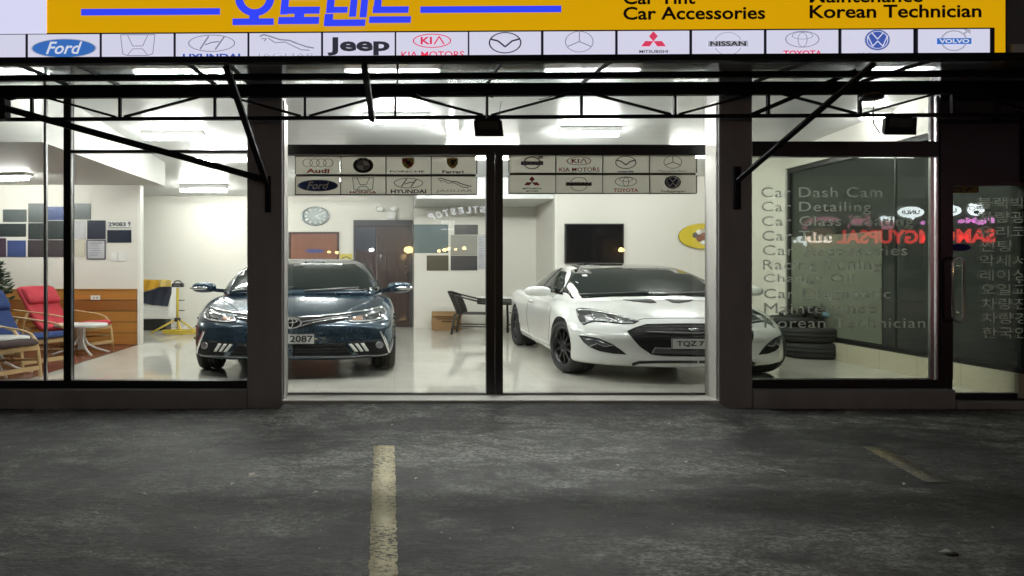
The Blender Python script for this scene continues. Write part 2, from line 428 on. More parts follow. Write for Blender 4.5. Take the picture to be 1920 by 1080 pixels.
B = thing('shop_building', 'single storey glass fronted car workshop with lit white showroom and dark grey columns', 'shop', (0, 0, GZ))
def wall(x0, x1, y0, y1, z0=0.0, z1=None, m=None, name='wall', bev=0):
    z1 = 3.6 if z1 is None else z1
    mb = MB(); mb.box(x0, x1, y0, y1, z0 + .001, z1 - .001, 0, bev); return mb.build(name, m or M['cream'], B)
wall(-9.2, .42, YB, YB + .15)                                   # rear wall with clock and doors
wall(.42, 3.2, 7.43, 7.6)                                       # rear of the recess
wall(3.08, 3.2, 5.78, 7.43)
wall(3.08, 6.5, 5.66, 5.78)                                     # wall that carries the screen
wall(6.3, 6.45, 3.8, 5.66)
wall(-9.2, -9.05, .1, YB)
wall(-9.05, -4.38, 4.39, 4.51)                                  # lounge partition
wall(-4.38, -4.335, 4.375, 4.525, m=M['trim'], name='wall_trim')
wall(3.045, 3.08, 5.645, 5.8, m=M['trim'], name='wall_trim')
wall(.42, 3.06, 5.72, 7.43, 2.64, 3.5, M['ceiling'], 'dropped_ceiling')
wall(-9.05, -3.96, .66, 4.52, 2.73, 3.5, mat('soffit_white', (.6, .6, .57), .6, var=.04), 'dropped_ceiling')
wall(6.3, 6.5, -.06, 3.8, 0, .25, M['basetile'], 'base_wall')
for y0, y1 in ((-.06, 3.8),):                                   # glazed right side
    w = thing('x', 'x', 'x'); bpy.data.objects.remove(w)
    fr = MB(); fr.box(6.33, 6.41, y0, y1, .25, .30); fr.box(6.33, 6.41, y0, y1, 2.84, 2.91); fr.box(6.355, 6.385, 1.6, 1.62, .3, 2.84); fr.box(6.33, 6.41, 3.74, 3.8, .3, 2.84)
    f = fr.build('side_window', M['black'], B)
    pn = MB(); pn.box(6.365, 6.375, y0, y1 - .06, .3, 2.84); pn.build('pane', M['tint'], f)
wall(6.3, 6.45, -.0, 3.8, 2.911, 3.6)
mb = MB(); mb.box(6.352, 6.362, 1.83, 3.73, .32, 1.8); mb.build('painted_reflection', mat('reflection_grey_green', (.15, .165, .125), .35, var=.2, scale=1.5), B)  # added panel: pale reflection on the side glass painted as flat grey-green
# wainscot on the partition: boards with shadow gaps
M['board'] = mat('varnished_board', (.42, .19, .045), .3, var=.22, scale=2.2, stretch=(.6, 1, 9), coat=.3)
M['board2'] = mat('dark_varnished_board', (.27, .105, .028), .3, var=.22, scale=2.2, stretch=(.6, 1, 9), coat=.3)
zs = [PZ(y, 4.39) for y in (647, 624.5, 604, 583.5, 563, 543.5)]; zs[0] = .006
for k in range(5):
    mb = MB(); mb.box(-9.04, -4.385, 4.365, 4.388, zs[k] + .008, zs[k + 1] - .004, 0, .004)
    mb.build('wainscot_board', M['board2' if k == 3 else 'board'], B)
mb = MB(); mb.box(-9.04, -4.385, 4.372, 4.388, 0.006, zs[5]); mb.build('wainscot_backing', M['ink'], B)
mb = MB(); mb.box(-9.04, -4.385, 4.355, 4.389, zs[5], zs[5] + .018, 0, .004); mb.build('wainscot_rail', M['board'], B)

# columns, base walls, header
def column(px0, px1, yb):
    Y = -.1; x0, x1 = PX(px0, Y), PX(px1, Y)
    mb = MB(); mb.box(x0, x1, Y, yb, GZ - .05, 3.42, 0, .012); mb.build('column', M['column'], B)
    return x0, x1
cL = column(463, 530, .13); cR = column(1347, 1411, .15)
# pale jamb lining on the inner reveal of each column
mb = MB(); mb.box(cL[1], cL[1] + .014, -.085, .13, 0, 3.0); mb.build('jamb_lining', M['trim'], B)
mb = MB(); mb.box(cR[0] - .014, cR[0], -.085, .15, 0, 3.0); mb.build('jamb_lining', M['trim'], B)
mb = MB(); mb.box(-9.2, cL[0], -.12, .1, GZ - .05, .098, 0, .01); mb.build('base_wall', M['column'], B)
mb = MB(); mb.box(cR[1], PX(1789, -.1), -.12, .1, GZ - .05, .098, 0, .01); mb.build('base_wall', M['column'], B)
mb = MB(); mb.box(-9.2, 9.0, .1, .22, HDR, 3.6); mb.build('header_beam', M['black'], B)
mb = MB(); mb.box(-9.2, 9.0, .1, .3, 3.6, 7.5); mb.build('wall', M['wallgrey'], B)
mb = MB(); mb.box(cL[1], cR[0], -.13, .3, GZ - .05, -.002, 0, .008); mb.build('door_sill', M['trim'], B)
mb = MB(); rx0, rx1 = cL[1] + .01, cR[0] - .01
mb.prism([(rx0, -.135, -.034), (rx1, -.135, -.034), (rx1, -.75, GZ + .001), (rx0, -.75, GZ + .001)], [(rx0, -.135, GZ - .05), (rx1, -.135, GZ - .05), (rx1, -.75, GZ - .05), (rx0, -.75, GZ - .05)]); struct(mb.build('entrance_ramp', M['asphalt']))
mb = MB(); mb.box(PX(1789, -.1), 9.0, -.14, .1, GZ - .05, -.02, 0, .008); mb.build('door_sill', M['column'], B)

def frame_box(mb, px0, px1, py0, py1, Y, t=.06, m=0):
    mb.box(PX(px0, Y), PX(px1, Y), Y, Y + t, PZ(py1, Y), PZ(py0, Y), m)
# left shop window
Y = -.03
mb = MB(); frame_box(mb, -960, 463, 714, 730, Y, .09); frame_box(mb, 119, 132, 160, 714, Y + .001, .08)
frame_box(mb, 132, 463, 281, 286.5, Y + .002, .05)
w1 = mb.build('window', M['black'], B)
mb = MB(); mb.box(PX(83, .0), PX(87.5, .0), -.012, .02, .16, HDR); mb.build('glazing_strip', M['alu'], w1)
mb = MB(); mb.box(PX(132.5, 0.0), PX(135, 0.0), -.012, .02, .16, HDR); mb.build('glazing_strip', M['alu'], w1)
for x0, x1 in ((-9.1, PX(119, 0)), (PX(135, 0), PX(463, 0))):
    mb = MB(); mb.box(x0, x1, .02, .028, .16, HDR); mb.build('pane', M['glass'], w1)
# right shop window
mb = MB(); frame_box(mb, 1411, 1786, 712, 730, Y, .09); frame_box(mb, 1411, 1760, 265, 293, Y + .001, .08)
frame_box(mb, 1764, 1787, 160, 712, Y + .002, .09)
w2 = mb.build('window', M['black'], B)
for a in (1745, 1756):
    mb = MB(); frame_box(mb, a, a + 6, 180, 712, Y + .02, .03); mb.build('glazing_strip', M['alu'], w2)
mb = MB(); mb.box(PX(1411, 0), PX(1745, 0), .02, .028, .16, 2.45); mb.build('pane', M['glass2'], w2)
mb = MB(); mb.box(PX(1411, 0), PX(1745, 0), .021, .029, 2.60, HDR); mb.build('pane', M['glass'], w2)
# pair of tall sliding glass doors
Y = .14
D = MB(); frame_box(D, 537, 1325, 271, 290, Y, .08); dd = D.build('sliding_door', M['black'], B)
D = MB(); frame_box(D, 530, 1330, 738, 749, Y + .001, .06); D.build('bottom_rail', M['black'], dd)
for a, b_, nm in ((912, 927.5, 0), (928.5, 943, 0)):
    mb = MB(); frame_box(mb, a, b_, 290, 738, Y + .002, .07); mb.build('door_stile', M['black'], dd)
mb = MB(); mb.blob(P(927, 287, Y - .002), (.008, .004, .006)); mb.build('lock_button', M['chrome'], dd)
for a, b_ in ((533, 912), (943, 1330)):
    mb = MB(); mb.box(PX(a, Y + .03), PX(b_, Y + .03), Y + .03, Y + .038, PZ(738, Y), PZ(290, Y)); mb.build('pane', M['glass'], dd)
mb = MB(); mb.box(cL[1] + .014, cR[0] - .014, Y + .03, Y + .038, PZ(271, Y), HDR); mb.build('pane', M['glass'], dd)
# entrance door at the right end, standing a little ajar
Y = -.03
mb = MB(); mb.box(PX(1764, Y), 9.0, Y + .005, .09, PZ(342, Y), HDR); mb.build('door_head_panel', M['black'], B)
hx = PX(1789, Y)
dr = MB(); R = Matrix.Translation((hx, Y + .02, 0)) @ Matrix.Rotation(radians(-1.25), 4, 'Z') @ Matrix.Translation((-hx, -Y - .02, 0))
x1 = PX(2040, Y)
dr.box(hx, x1, Y, Y + .05, PZ(754, Y), PZ(737, Y)); dr.box(hx, x1, Y, Y + .05, PZ(348, Y), PZ(342.5, Y)); dr.box(x1, x1 + .08, Y, Y + .05, PZ(754, Y), PZ(342.5, Y))
dr.xf(R); ed = dr.build('entrance_door', M['black'], B)
mb = MB(); mb.box(hx + .002, x1, Y + .02, Y + .028, PZ(737, Y), PZ(348, Y)); mb.xf(R); mb.build('pane', M['glass2'], ed)
mb = MB(); hy = Y - .06; xa, xb = PX(1786.5, hy), PX(1807, hy); za, zb = PZ(592, hy), PZ(493, hy); r = (xb - xa) / 2
path = [(xa + r - r * cos(t), hy, zb + .055 * sin(t)) for t in [pi * i / 8 for i in range(9)]] + [(xa + r + r * cos(t), hy, za - .055 * sin(t)) for t in [pi * i / 8 for i in range(9)]]
mb.tube(path, .013, 10, closed=True)
for z in (za + .03, zb - .03): mb.tube([(xb, hy, z), (xb, Y + .02, z)], .009, 8)
mb.build('handle', M['chrome'], ed)

# ---------------------------------------------------------------- canopy
TL = .0048
def tl(p): return Vector((p[0], p[1], p[2] + TL * (p[0] + 2)))
C = thing('entrance_canopy', 'black steel canopy on lattice trusses and raking struts across the shop front', 'canopy', (0, -.1, 3.0))
def cb(name, mb, m='steel'):
    mb.v = [tl(p) for p in mb.v]; return mb.build(name, M[m], C)
X0, X1 = -9.2, 7.6
M['sheet'] = mat('glossy_roof_sheet', (.5, .5, .51), .2, .85, var=.25, scale=2, bump=.06, bscale=3)
mb = MB(); mb.prism([(X0, -1.25, 3.04), (X1, -1.25, 3.04), (X1, -.11, 3.16), (X0, -.11, 3.16)], [(X0, -1.25, 3.05), (X1, -1.25, 3.05), (X1, -.11, 3.168), (X0, -.11, 3.168)]); cb('roof_sheet', mb, 'clear')
mb = MB(); mb.box(X0, X1, -1.27, -1.2, PZ(122.5, -1.2), PZ(106, -1.27)); cb('edge_beam', mb)
mb = MB(); mb.box(X0, X1, -.8, -.75, PZ(152, -.75), PZ(138.5, -.8)); cb('purlin', mb)
mb = MB(); mb.box(X0, X1, -.33, -.27, PZ(184.5, -.27), PZ(158, -.33)); cb('rear_beam', mb)
for px in (130, 225, 405, 470, 745, 913, 1090, 1412, 1612): # rafters in line with the fall
    x = PX(px, -.3); mb = MB(); mb.bar((x, -1.2, 3.03), (x, -.33, 3.09), .03, .02); cb('rafter', mb)
zt, zb = 2.97, PZ(222.5, -.3)
mb = MB(); mb.box(X0, X1, -.318, -.282, zb - .016, zb + .016); cb('truss_chord', mb)
low = [PX(p, -.3) for p in (-122, 225, 572, 913, 1265, 1612, 1960)]; top = [PX(p, -.3) for p in (-296, 60, 403, 741, 1090, 1440, 1786, 2130)]
for x in low + top[1:-1]:
    mb = MB(); mb.bar((x, -.3, zb + .016), (x, -.3, zt), .034, .024); cb('truss_post', mb)
for i, x in enumerate(low):
    for x2, sgn in ((top[i], -1), (top[i + 1], 1)):
        mb = MB(); mb.bar((x + sgn * .04, -.3, zb + .02), (x + (x2 - x) * .92, -.3, zt + .03), .028, .02); cb('truss_diagonal', mb)
def strut(a, b, w=.045, h=.05):
    mb = MB(); mb.bar(a, b, w, h); mb.build('strut', M['steel'], C)
strut(P(424, 124, -1.2), P(499, 342, -.13), .06, .05)
strut(P(500, 338, -.16), P(10, 203, -.36), .06, .06)
strut(P(683, 122, -1.22), P(698, 222, -.34), .09, .05)
strut(P(1384, 338, -.16), P(1640, 118, -1.2), .05, .04)
strut(P(1408, 216, -.36), P(1605, 132, -.76), .045, .04)
for px, y0, y1 in ((502, 330, 398), (1384, 312, 392)):
    mb = MB(); Yp = -.13; mb.box(PX(px - 5.5, Yp), PX(px + 5.5, Yp), Yp, -.1, PZ(y1, Yp), PZ(y0, Yp)); mb.build('wall_plate', M['steel'], C)
mb = MB(); mb.box(PX(-60, -.4), PX(11, -.4), -.42, -.32, PZ(224, -.4), PZ(186, -.4)); mb.build('bracket', M['steel'], C)
# loose cable ends on the truss
for pts in ([(845, 175), (880, 172), (925, 183)], [(780, 176), (790, 181), (840, 196)], [(940, 190), (936, 215), (938, 228)], [(1010, 187), (1080, 170), (1110, 176)], [(335, 186), (355, 176), (385, 171)]):
    mb = MB(); mb.tube([P(x, y, -.36) for x, y in pts], .004, 6); mb.build('cable', M['alu' if pts[0][0] == 780 else 'blackplastic'], C)

# ---------------------------------------------------------------- floodlights
def flood(px0, px1, py0, py1, Y, skew, label):
    t = thing('floodlight', label, 'floodlight', P((px0 + px1) / 2, py0, Y), 'floodlights under the canopy')
    x0, x1 = PX(px0, Y), PX(px1, Y); z0, z1 = PZ(py1, Y), PZ(py0, Y); sk = PX(VX + skew, Y)
    def quad(u0, v0, u1, v1, y): return [(x0 + (x1 - x0) * u + sk * (v - .0), y - .10 * (1 - v), z0 + (z1 - z0) * v) for u, v in ((u0, v0), (u1, v0), (u1, v1), (u0, v1))]
    a = quad(0, 0, 1, 1, Y); b = [(x, y + .07, z + .02) for x, y, z in quad(.08, .1, .92, .95, Y)]
    mb = MB(); mb.prism(a, b); mb.build('housing', M['blackplastic'], t)
    a = quad(.13, .42, .87, .93, Y - .006); b = [(x, y + .005, z) for x, y, z in a]
    mb = MB(); mb.prism(a, b); mb.build('lens', mat('dead_lens', (.11, .12, .11), .2, var=.3, scale=12), t)
    xm = (x0 + x1) / 2 + sk
    mb = MB(); mb.bar((xm, Y + .03, z1 + .0), (xm, Y + .03, PZ(219, Y) + .02), .05, .02); mb.bar((xm - .12, Y + .03, z1 + .012), (xm + .12, Y + .03, z1 + .012), .02, .02); mb.build('bracket', M['steel'], t)
    return t
flood(888, 941, 226, 260, -.4, 0, 'square black floodlight hanging level below the truss over the sliding doors')
f2 = flood(1643, 1702, 220, 257, -.4, 18, 'tilted black floodlight hanging under the canopy at the right window')
mb = MB(); mb.tube([P(x, y, -.36) for x, y in ((1640, 186), (1637, 210), (1638, 232), (1650, 250))], .006, 6); mb.build('cable', M['blackplastic'], f2)
mb = MB(); mb.lathe([(.04, -.02), (.1, -.02), (.1, .01), (.06, .03)], P(1634, 182, -.36), 16); mb.build('junction_cover', M['blackplastic'], f2)

# ---------------------------------------------------------------- tubes
M['fix'] = mat('fitting_white', (.8, .8, .78), .4, var=.03)
def tube_light(px, py, Y, label, L=.87, ang=0.0, z=None, twin=False, front=False):
    z_ = z
    for _ in range(6):
        z = ceil_z(Y) if z_ is None else z_
        d = F * (z - .085 - CZ) / (VY - py); Y = d + CY
    y = Y; x = (px - VX) * d / F
    t = thing('ceiling_light', label, 'tube light', (x, y, z), 'fluorescent tube lights on the ceiling')
    Rm = Matrix.Translation((x, y, z)) @ Matrix.Rotation(radians(ang), 4, 'Z') @ Matrix.Translation((-x, -y, -z))
    mb = MB(); mb.box(x - L / 2, x + L / 2, y - .085, y + .085, z - .045, z + .03, 0, .005); mb.xf(Rm); mb.build('fitting', M['fix'], t)
    for dy in ((-.05, .05) if twin else (0,)):
        mb = MB(); mb.tube([(x - L / 2 + .02, y + dy, z - .085), (x + L / 2 - .02, y + dy, z - .085)], .019, 8); mb.xf(Rm); mb.build('tube', M['tube_front' if front else 'tube'], t)
    return t
tube_light(325, 259, 0, 'tube light above the bonnet of the blue saloon, behind the left window', twin=True)
tube_light(410, 301, 0, 'tube light partly behind the long raking strut', .95)
tube_light(382, 358, 0, 'farthest tube light, close to the rear wall left of the column', .95, twin=True)
tube_light(742, 229, 0, 'tube light nearest the glass above the clock side of the sliding doors', .85, front=True)
tube_light(1105, 253, 0, 'tube light above the white coupe, right of the square floodlight', .85, front=True)
tube_light(848, 248, 0, 'tube light seen end on beside the square floodlight', .6, 84)
tube_light(905, 297, 0, 'tube light showing beside the centre door post above the logo sheets', 1.2)
tube_light(1310, 294, 0, 'tube light showing at the top corner of the right sliding door', .9)
tube_light(1655, 221, 0, 'tube light behind the tilted floodlight in the right window', .6)
tube_light(-30, 338, 0, 'tube light on the low lounge ceiling above the photo wall', 1.6, -12, 2.73)
tube_light(340, 141, 0, 'tube light over the left window, between the two canopy beams', 1.0, front=True)
tube_light(736, 141, 0, 'tube light above the left sliding door, between the two canopy beams', 1.0, front=True)
tube_light(1110, 140, 0, 'tube light above the right sliding door, between the two canopy beams', 1.0, front=True)
tube_light(1685, 137, 0, 'tube light above the right window, close under the canopy edge', .7, front=True)
tube_light(40, 139, 0, 'tube light at the far left above the rear canopy beam', .6)
tube_light(600, 338, 0, 'tube light hidden behind the left logo sheet', .9)
# ---------------------------------------------------------------- shop sign with its row of badge tiles
def lit(name, col, em): return mat(name, col, .4, var=.03, scale=.8, em=em)
EM = .46
M['s_yellow'] = lit('lit_yellow_face', (.80, .42, .0), .33)
M['s_white'] = lit('lit_white_face', (.68, .68, .9), .42)
M['s_panel'] = lit('lit_lilac_panel', (.60, .60, .74), .45)
M['s_blue'] = lit('lit_blue_letters', (.03, .055, .86), .45)
M['s_maroon'] = lit('maroon_letters', (.03, .004, .006), .0)
M['s_dark'] = mat('sign_divider', (.02, .02, .05), .5)
SP = {k: lit('tile_' + k, c, .38) for k, c in dict(red=(.72, .05, .12), grey=(.25, .25, .32), dark=(.03, .03, .045), blue=(.04, .16, .52), white=(.7, .72, .82), silver=(.42, .43, .5), navy=(.05, .1, .4), gold=(.5, .35, .05)).items()}
WP = {k: mat('decal_' + k, c, .5, var=.05) for k, c in dict(red=(.42, .03, .03), grey=(.09, .09, .085), dark=(.015, .015, .015), blue=(.012, .035, .13), white=(.62, .62, .58), silver=(.2, .2, .19), navy=(.02, .025, .06), gold=(.55, .4, .06)).items()}
NAMES = ['red', 'grey', 'dark', 'blue', 'white', 'silver', 'navy', 'gold']
IDX = {n: i for i, n in enumerate(NAMES)}

class Tile:            # maps 0..1 tile coordinates (v downwards) onto a Draw
    def __init__(s, d, x0, y0, x1, y1): s.d = d; s.x0 = x0; s.y0 = y0; s.w = x1 - x0; s.h = y1 - y0
    def q(s, u, v): return s.x0 + u * s.w, s.y0 + v * s.h
    def ell(s, u, v, ru, rv, c): x, y = s.q(u, v); s.d.ell(x, y, ru * s.w, rv * s.h, IDX[c])
    def ring(s, u, v, ru, rv, t, c, a0=0, a1=360, keep=False): x, y = s.q(u, v); s.d.ring(x, y, ru * s.w, rv * s.h, t, IDX[c], a0=a0, a1=a1, keep=keep)
    def poly(s, pts, c): s.d.poly([s.q(*p) for p in pts], IDX[c])
    def line(s, pts, t, c, keep=False): s.d.line([s.q(*p) for p in pts], t, IDX[c], keep)
    def text(s, t, u0, v0, u1, v1, c, **k): x0, y0 = s.q(u0, v0); x1, y1 = s.q(u1, v1); s.d.text(t, x0, y0, x1, y1, IDX[c], **k)

def b_oval(t, k):
    t.ell(.5, .52, .46, .33, 'silver'); t.ell(.5, .52, .44, .30, 'blue'); t.text('Ford', .25, .30, .76, .72, 'white', shear=.35, bold=.015)
def b_h(t, k):
    w = 1.6 * k; t.line([(.26, .08), (.74, .08), (.71, .72), (.64, .78), (.36, .78), (.29, .72), (.26, .08)], w, 'grey')
    t.line([(.36, .1), (.43, .46), (.57, .46), (.64, .1)], w, 'grey'); t.line([(.36, .77), (.43, .56), (.57, .56), (.64, .77)], w, 'grey')
    t.text('HONDA', .2, .82, .8, .97, 'red', bold=.03)
def b_slant(t, k):
    t.ring(.5, .38, .33, .29, 2.2 * k, 'grey'); t.line([(.34, .58), (.46, .14)], 3 * k, 'grey'); t.line([(.55, .6), (.68, .16)], 3 * k, 'grey'); t.line([(.41, .44), (.5, .36), (.61, .33)], 2.4 * k, 'grey')
    t.text('HYUNDAI', .1, .74, .9, .96, 'navy', bold=.03)
def b_leap(t, k):
    t.line([(.14, .16), (.2, .1), (.3, .17), (.42, .27), (.56, .3), (.68, .42), (.8, .52), (.9, .56)], 2.6 * k, 'grey')
    t.line([(.16, .24), (.24, .24), (.2, .34)], 1.7 * k, 'grey'); t.line([(.26, .22), (.36, .38), (.5, .36), (.62, .5), (.72, .62), (.84, .64)], 1.9 * k, 'grey'); t.line([(.6, .36), (.76, .5)], 1.8 * k, 'grey')
    t.text('JAGUAR', .1, .74, .92, .92, 'silver', bold=.0)
def b_jeep(t, k): t.text('Jeep', .06, .2, .93, .82, 'dark', bold=.035)
def b_kia(t, k):
    t.ring(.5, .34, .27, .24, 2.4 * k, 'red'); t.text('KI', .34, .21, .5, .46, 'red', bold=.03); t.line([(.53, .47), (.6, .2), (.67, .47)], 2.6 * k, 'red')
    t.text('KIA MOTORS', .07, .70, .95, .93, 'red', bold=.01)
def b_wing(t, k):
    t.ring(.5, .42, .23, .36, 2.6 * k, 'dark'); t.line([(.3, .3), (.4, .36), (.5, .56), (.6, .36), (.7, .3)], 3 * k, 'dark')
    t.text('mazda', .33, .86, .67, .97, 'blue', bold=.03)
def b_star(t, k):
    t.ring(.5, .4, .2, .36, 1.8 * k, 'grey')
    for a in (-90, 30, 150): t.line([(.5, .4), (.5 + .185 * cos(radians(a)), .4 + .33 * sin(radians(a)))], 2.0 * k, 'grey')
    t.text('Mercedes-Benz', .2, .84, .8, .95, 'silver')
def b_dia(t, k):
    def dm(u, v, a):
        c, s_ = cos(radians(a)), sin(radians(a)); pts = [(0, 0), (.5, -.5), (0, -1), (-.5, -.5)]; pts = [(x * .62, y) for x, y in pts]
        t.poly([(u + (x * c - y * s_) * .2, v + (x * s_ + y * c) * .34) for x, y in pts], 'red')
    dm(.5, .4, 0); dm(.5, .4, 120); dm(.5, .4, 240)
    t.text('MITSUBISHI', .3, .70, .7, .80, 'dark', bold=.02); t.text('MOTORS', .37, .85, .63, .94, 'dark', bold=.02)
def b_bar(t, k):
    t.ring(.5, .5, .2, .4, 2.4 * k, 'silver', 200, 340); t.ring(.5, .5, .2, .4, 2.4 * k, 'silver', 20, 160)
    t.poly([(.22, .4), (.78, .4), (.78, .6), (.22, .6)], 'silver'); t.text('NISSAN', .25, .42, .75, .58, 'dark', bold=.03)
def b_ell(t, k):
    t.ring(.5, .36, .24, .28, 2.0 * k, 'grey'); t.ring(.5, .24, .15, .13, 1.6 * k, 'grey'); t.ring(.5, .38, .07, .25, 1.6 * k, 'grey')
    t.text('TOYOTA', .23, .74, .77, .95, 'red', bold=.025)
def b_vw(t, k):
    t.ell(.5, .4, .18, .36, 'silver'); t.ell(.5, .4, .17, .34, 'navy'); t.ring(.5, .4, .15, .30, 1.6 * k, 'white')
    t.line([(.42, .16), (.5, .38), (.58, .16)], 2 * k, 'white'); t.line([(.36, .26), (.43, .62), (.5, .44), (.57, .62), (.64, .26)], 2 * k, 'white')
    t.text('Volkswagen', .23, .84, .77, .98, 'dark', bold=.01)
def b_arrow(t, k):
    t.ring(.5, .44, .19, .36, 4 * k, 'silver'); t.line([(.63, .22), (.71, .1)], 4 * k, 'silver'); t.poly([(.62, .06), (.73, .04), (.73, .24)], 'silver')
    t.poly([(.26, .36), (.74, .36), (.74, .56), (.26, .56)], 'blue'); t.text('VOLVO', .29, .39, .71, .53, 'white', bold=.03)
def b_rings(t, k):
    for i in range(4): t.ring(.27 + .155 * i, .36, .115, .24, 1.7 * k, 'grey')
    t.text('Audi', .24, .68, .76, .94, 'red', bold=.03)
def b_round(t, k):
    t.ell(.5, .5, .23, .44, 'dark'); t.ring(.5, .5, .15, .29, 1.2 * k, 'silver'); t.ell(.5, .5, .14, .27, 'white')
    for a in (0, 180): t.poly([(.5, .5)] + [(.5 + .135 * cos(radians(a + b)), .5 + .26 * sin(radians(a + b))) for b in range(0, 91, 15)], 'silver')
    t.text('B', .36, .1, .41, .22, 'white'); t.text('M', .47, .06, .53, .18, 'white'); t.text('W', .59, .1, .65, .22, 'white')
def shield(c, r, h): return [(c - r, .1), (c - r * .4, .07), (c, .05), (c + r * .4, .07), (c + r, .1), (c + r * .96, .4), (c + r * .6, .58), (c, .7), (c - r * .6, .58), (c - r * .96, .4)]
def b_crest(t, k):
    t.poly(shield(.49, .14, 1), 'gold'); t.poly([(.37, .12), (.48, .1), (.48, .32), (.37, .34)], 'red'); t.poly([(.5, .36), (.61, .36), (.58, .54), (.5, .62)], 'red')
    t.poly([(.44, .24), (.54, .24), (.53, .42), (.49, .48), (.45, .42)], 'dark'); t.text('PORSCHE', .08, .8, .86, .9, 'dark', bold=.02)
def b_horse(t, k):
    t.poly(shield(.47, .125, 1), 'dark'); t.poly(shield(.47, .113, 1), 'gold')
    t.poly([(.42, .18), (.5, .2), (.53, .3), (.5, .42), (.52, .56), (.47, .46), (.43, .58), (.45, .4), (.41, .34), (.45, .28)], 'dark'); t.poly([(.5, .2), (.54, .14), (.56, .24), (.53, .28)], 'dark')
    t.text('Ferrari', .24, .78, .72, .95, 'dark', bold=.03)

ST = -11 / 1880
SY = .02
S = thing('shop_sign', 'wide lit yellow sign board with blue lettering above the canopy', 'sign', P(960, 60, SY))
d = Draw(SY, .003, ST)
d.rect(-700, -300, 1884, 122, 0)
ob = d.mb.build('sign_board', [M['s_yellow']], S)
sb = MB(); a = P(-700, -300, SY); b_ = P(1884, 122 + ST * 1884, SY); sb.box(a.x, b_.x + .02, SY + .001, .098, b_.z, a.z + .02); sb.build('sign_box', M['s_dark'], S)
d = Draw(SY - .006, .003, ST); d.rect(-700, -300, 88, 64, 0); d.mb.build('white_panel', [M['s_white']], S)
for a, b_, c in ((153, 413, 24.5), (788, 1052, 23.5)):
    d = Draw(SY - .006, .006, ST); d.rect(a, c - 6, b_, c + 6, 0); d.mb.build('stripe', [M['s_blue']], S)
def sk(pts, k=-.16): return [(x + k * (y - 46), y) for x, y in pts]
# four slanted letters drawn as strokes
d = Draw(SY - .006, .006, ST)
d.n = 1; d.ring(478, -1, 37, 35, 15, 0, wy=13, keep=True); d.poly([(468, 30), (486, 30), (486, 42), (468, 42)], 0); d.rect(437, 39, 514, 51, 0)
d.mb.build('lettering', [M['s_blue']], S)
d = Draw(SY - .006, .006, ST)
for r in ((524, -34, 538, 31), (524, -34, 598, -22), (532, -5, 594, 4), (528, 18, 598, 31), (552, 30, 570, 42), (523, 38, 599, 51)): d.poly(sk([(r[0], r[1]), (r[2], r[1]), (r[2], r[3]), (r[0], r[3])], -.1), 0)
d.mb.build('lettering', [M['s_blue']], S)
d = Draw(SY - .006, .006, ST)
for r in ((612, -36, 650, -24), (638, -24, 650, -4), (612, -8, 648, 2), (610, 2, 624, 30), (612, 19, 650, 30), (654, -42, 667, 38), (662, -10, 676, 0), (674, -44, 687, 40), (609, 34, 625, 56), (612, 45, 686, 57)): d.poly(sk([(r[0], r[1]), (r[2], r[1]), (r[2], r[3]), (r[0], r[3])], -.1), 0)
d.mb.build('lettering', [M['s_blue']], S)
d = Draw(SY - .006, .006, ST)
for r in ((698, -34, 766, -22), (698, -22, 712, 18), (697, 18, 764, 30), (692, 37, 770, 49)): d.poly(sk([(r[0], r[1]), (r[2], r[1]), (r[2], r[3]), (r[0], r[3])], -.1), 0)
d.mb.build('lettering', [M['s_blue']], S)
for s_, x0, y0, x1, y1 in (('Car Tint', 1168, -10, 1303, 16), ('Car Accessories', 1168, 20, 1434, 45), ('Maintenance', 1517, -10, 1729, 15), ('Korean Technician', 1517, 19, 1839, 44)):
    d = Draw(SY - .006, .004, ST); d.text(s_, x0, y0, x1, y1, 0, bold=.022); d.mb.build('lettering', [M['s_maroon']], S)
d = Draw(SY - .004, .003, ST); d.rect(-700, 63, 1864, 121, 0); d.mb.build('tile_backing', [M['s_dark']], S)
tops = [(None, -86), (b_oval, 53), (b_h, 191.5), (b_slant, 330), (b_leap, 468), (b_jeep, 606), (b_kia, 743), (b_wing, 880), (b_star, 1019), (b_dia, 1158), (b_bar, 1297.5), (b_ell, 1437), (b_vw, 1577.5), (b_arrow, 1721)]
for fn, x0 in tops:
    x1 = x0 + 134
    d = Draw(SY - .012, .003, ST); d.rect(x0, 65.5, x1, 119, 0); tl_ = d.mb.build('badge_tile', [M['s_panel']], S)
    if fn:
        d = Draw(SY - .0165, .0015, ST); fn(Tile(d, x0, 62.5, x1, 118), 1.0); d.mb.build('badge', [SP[n] for n in NAMES], tl_)

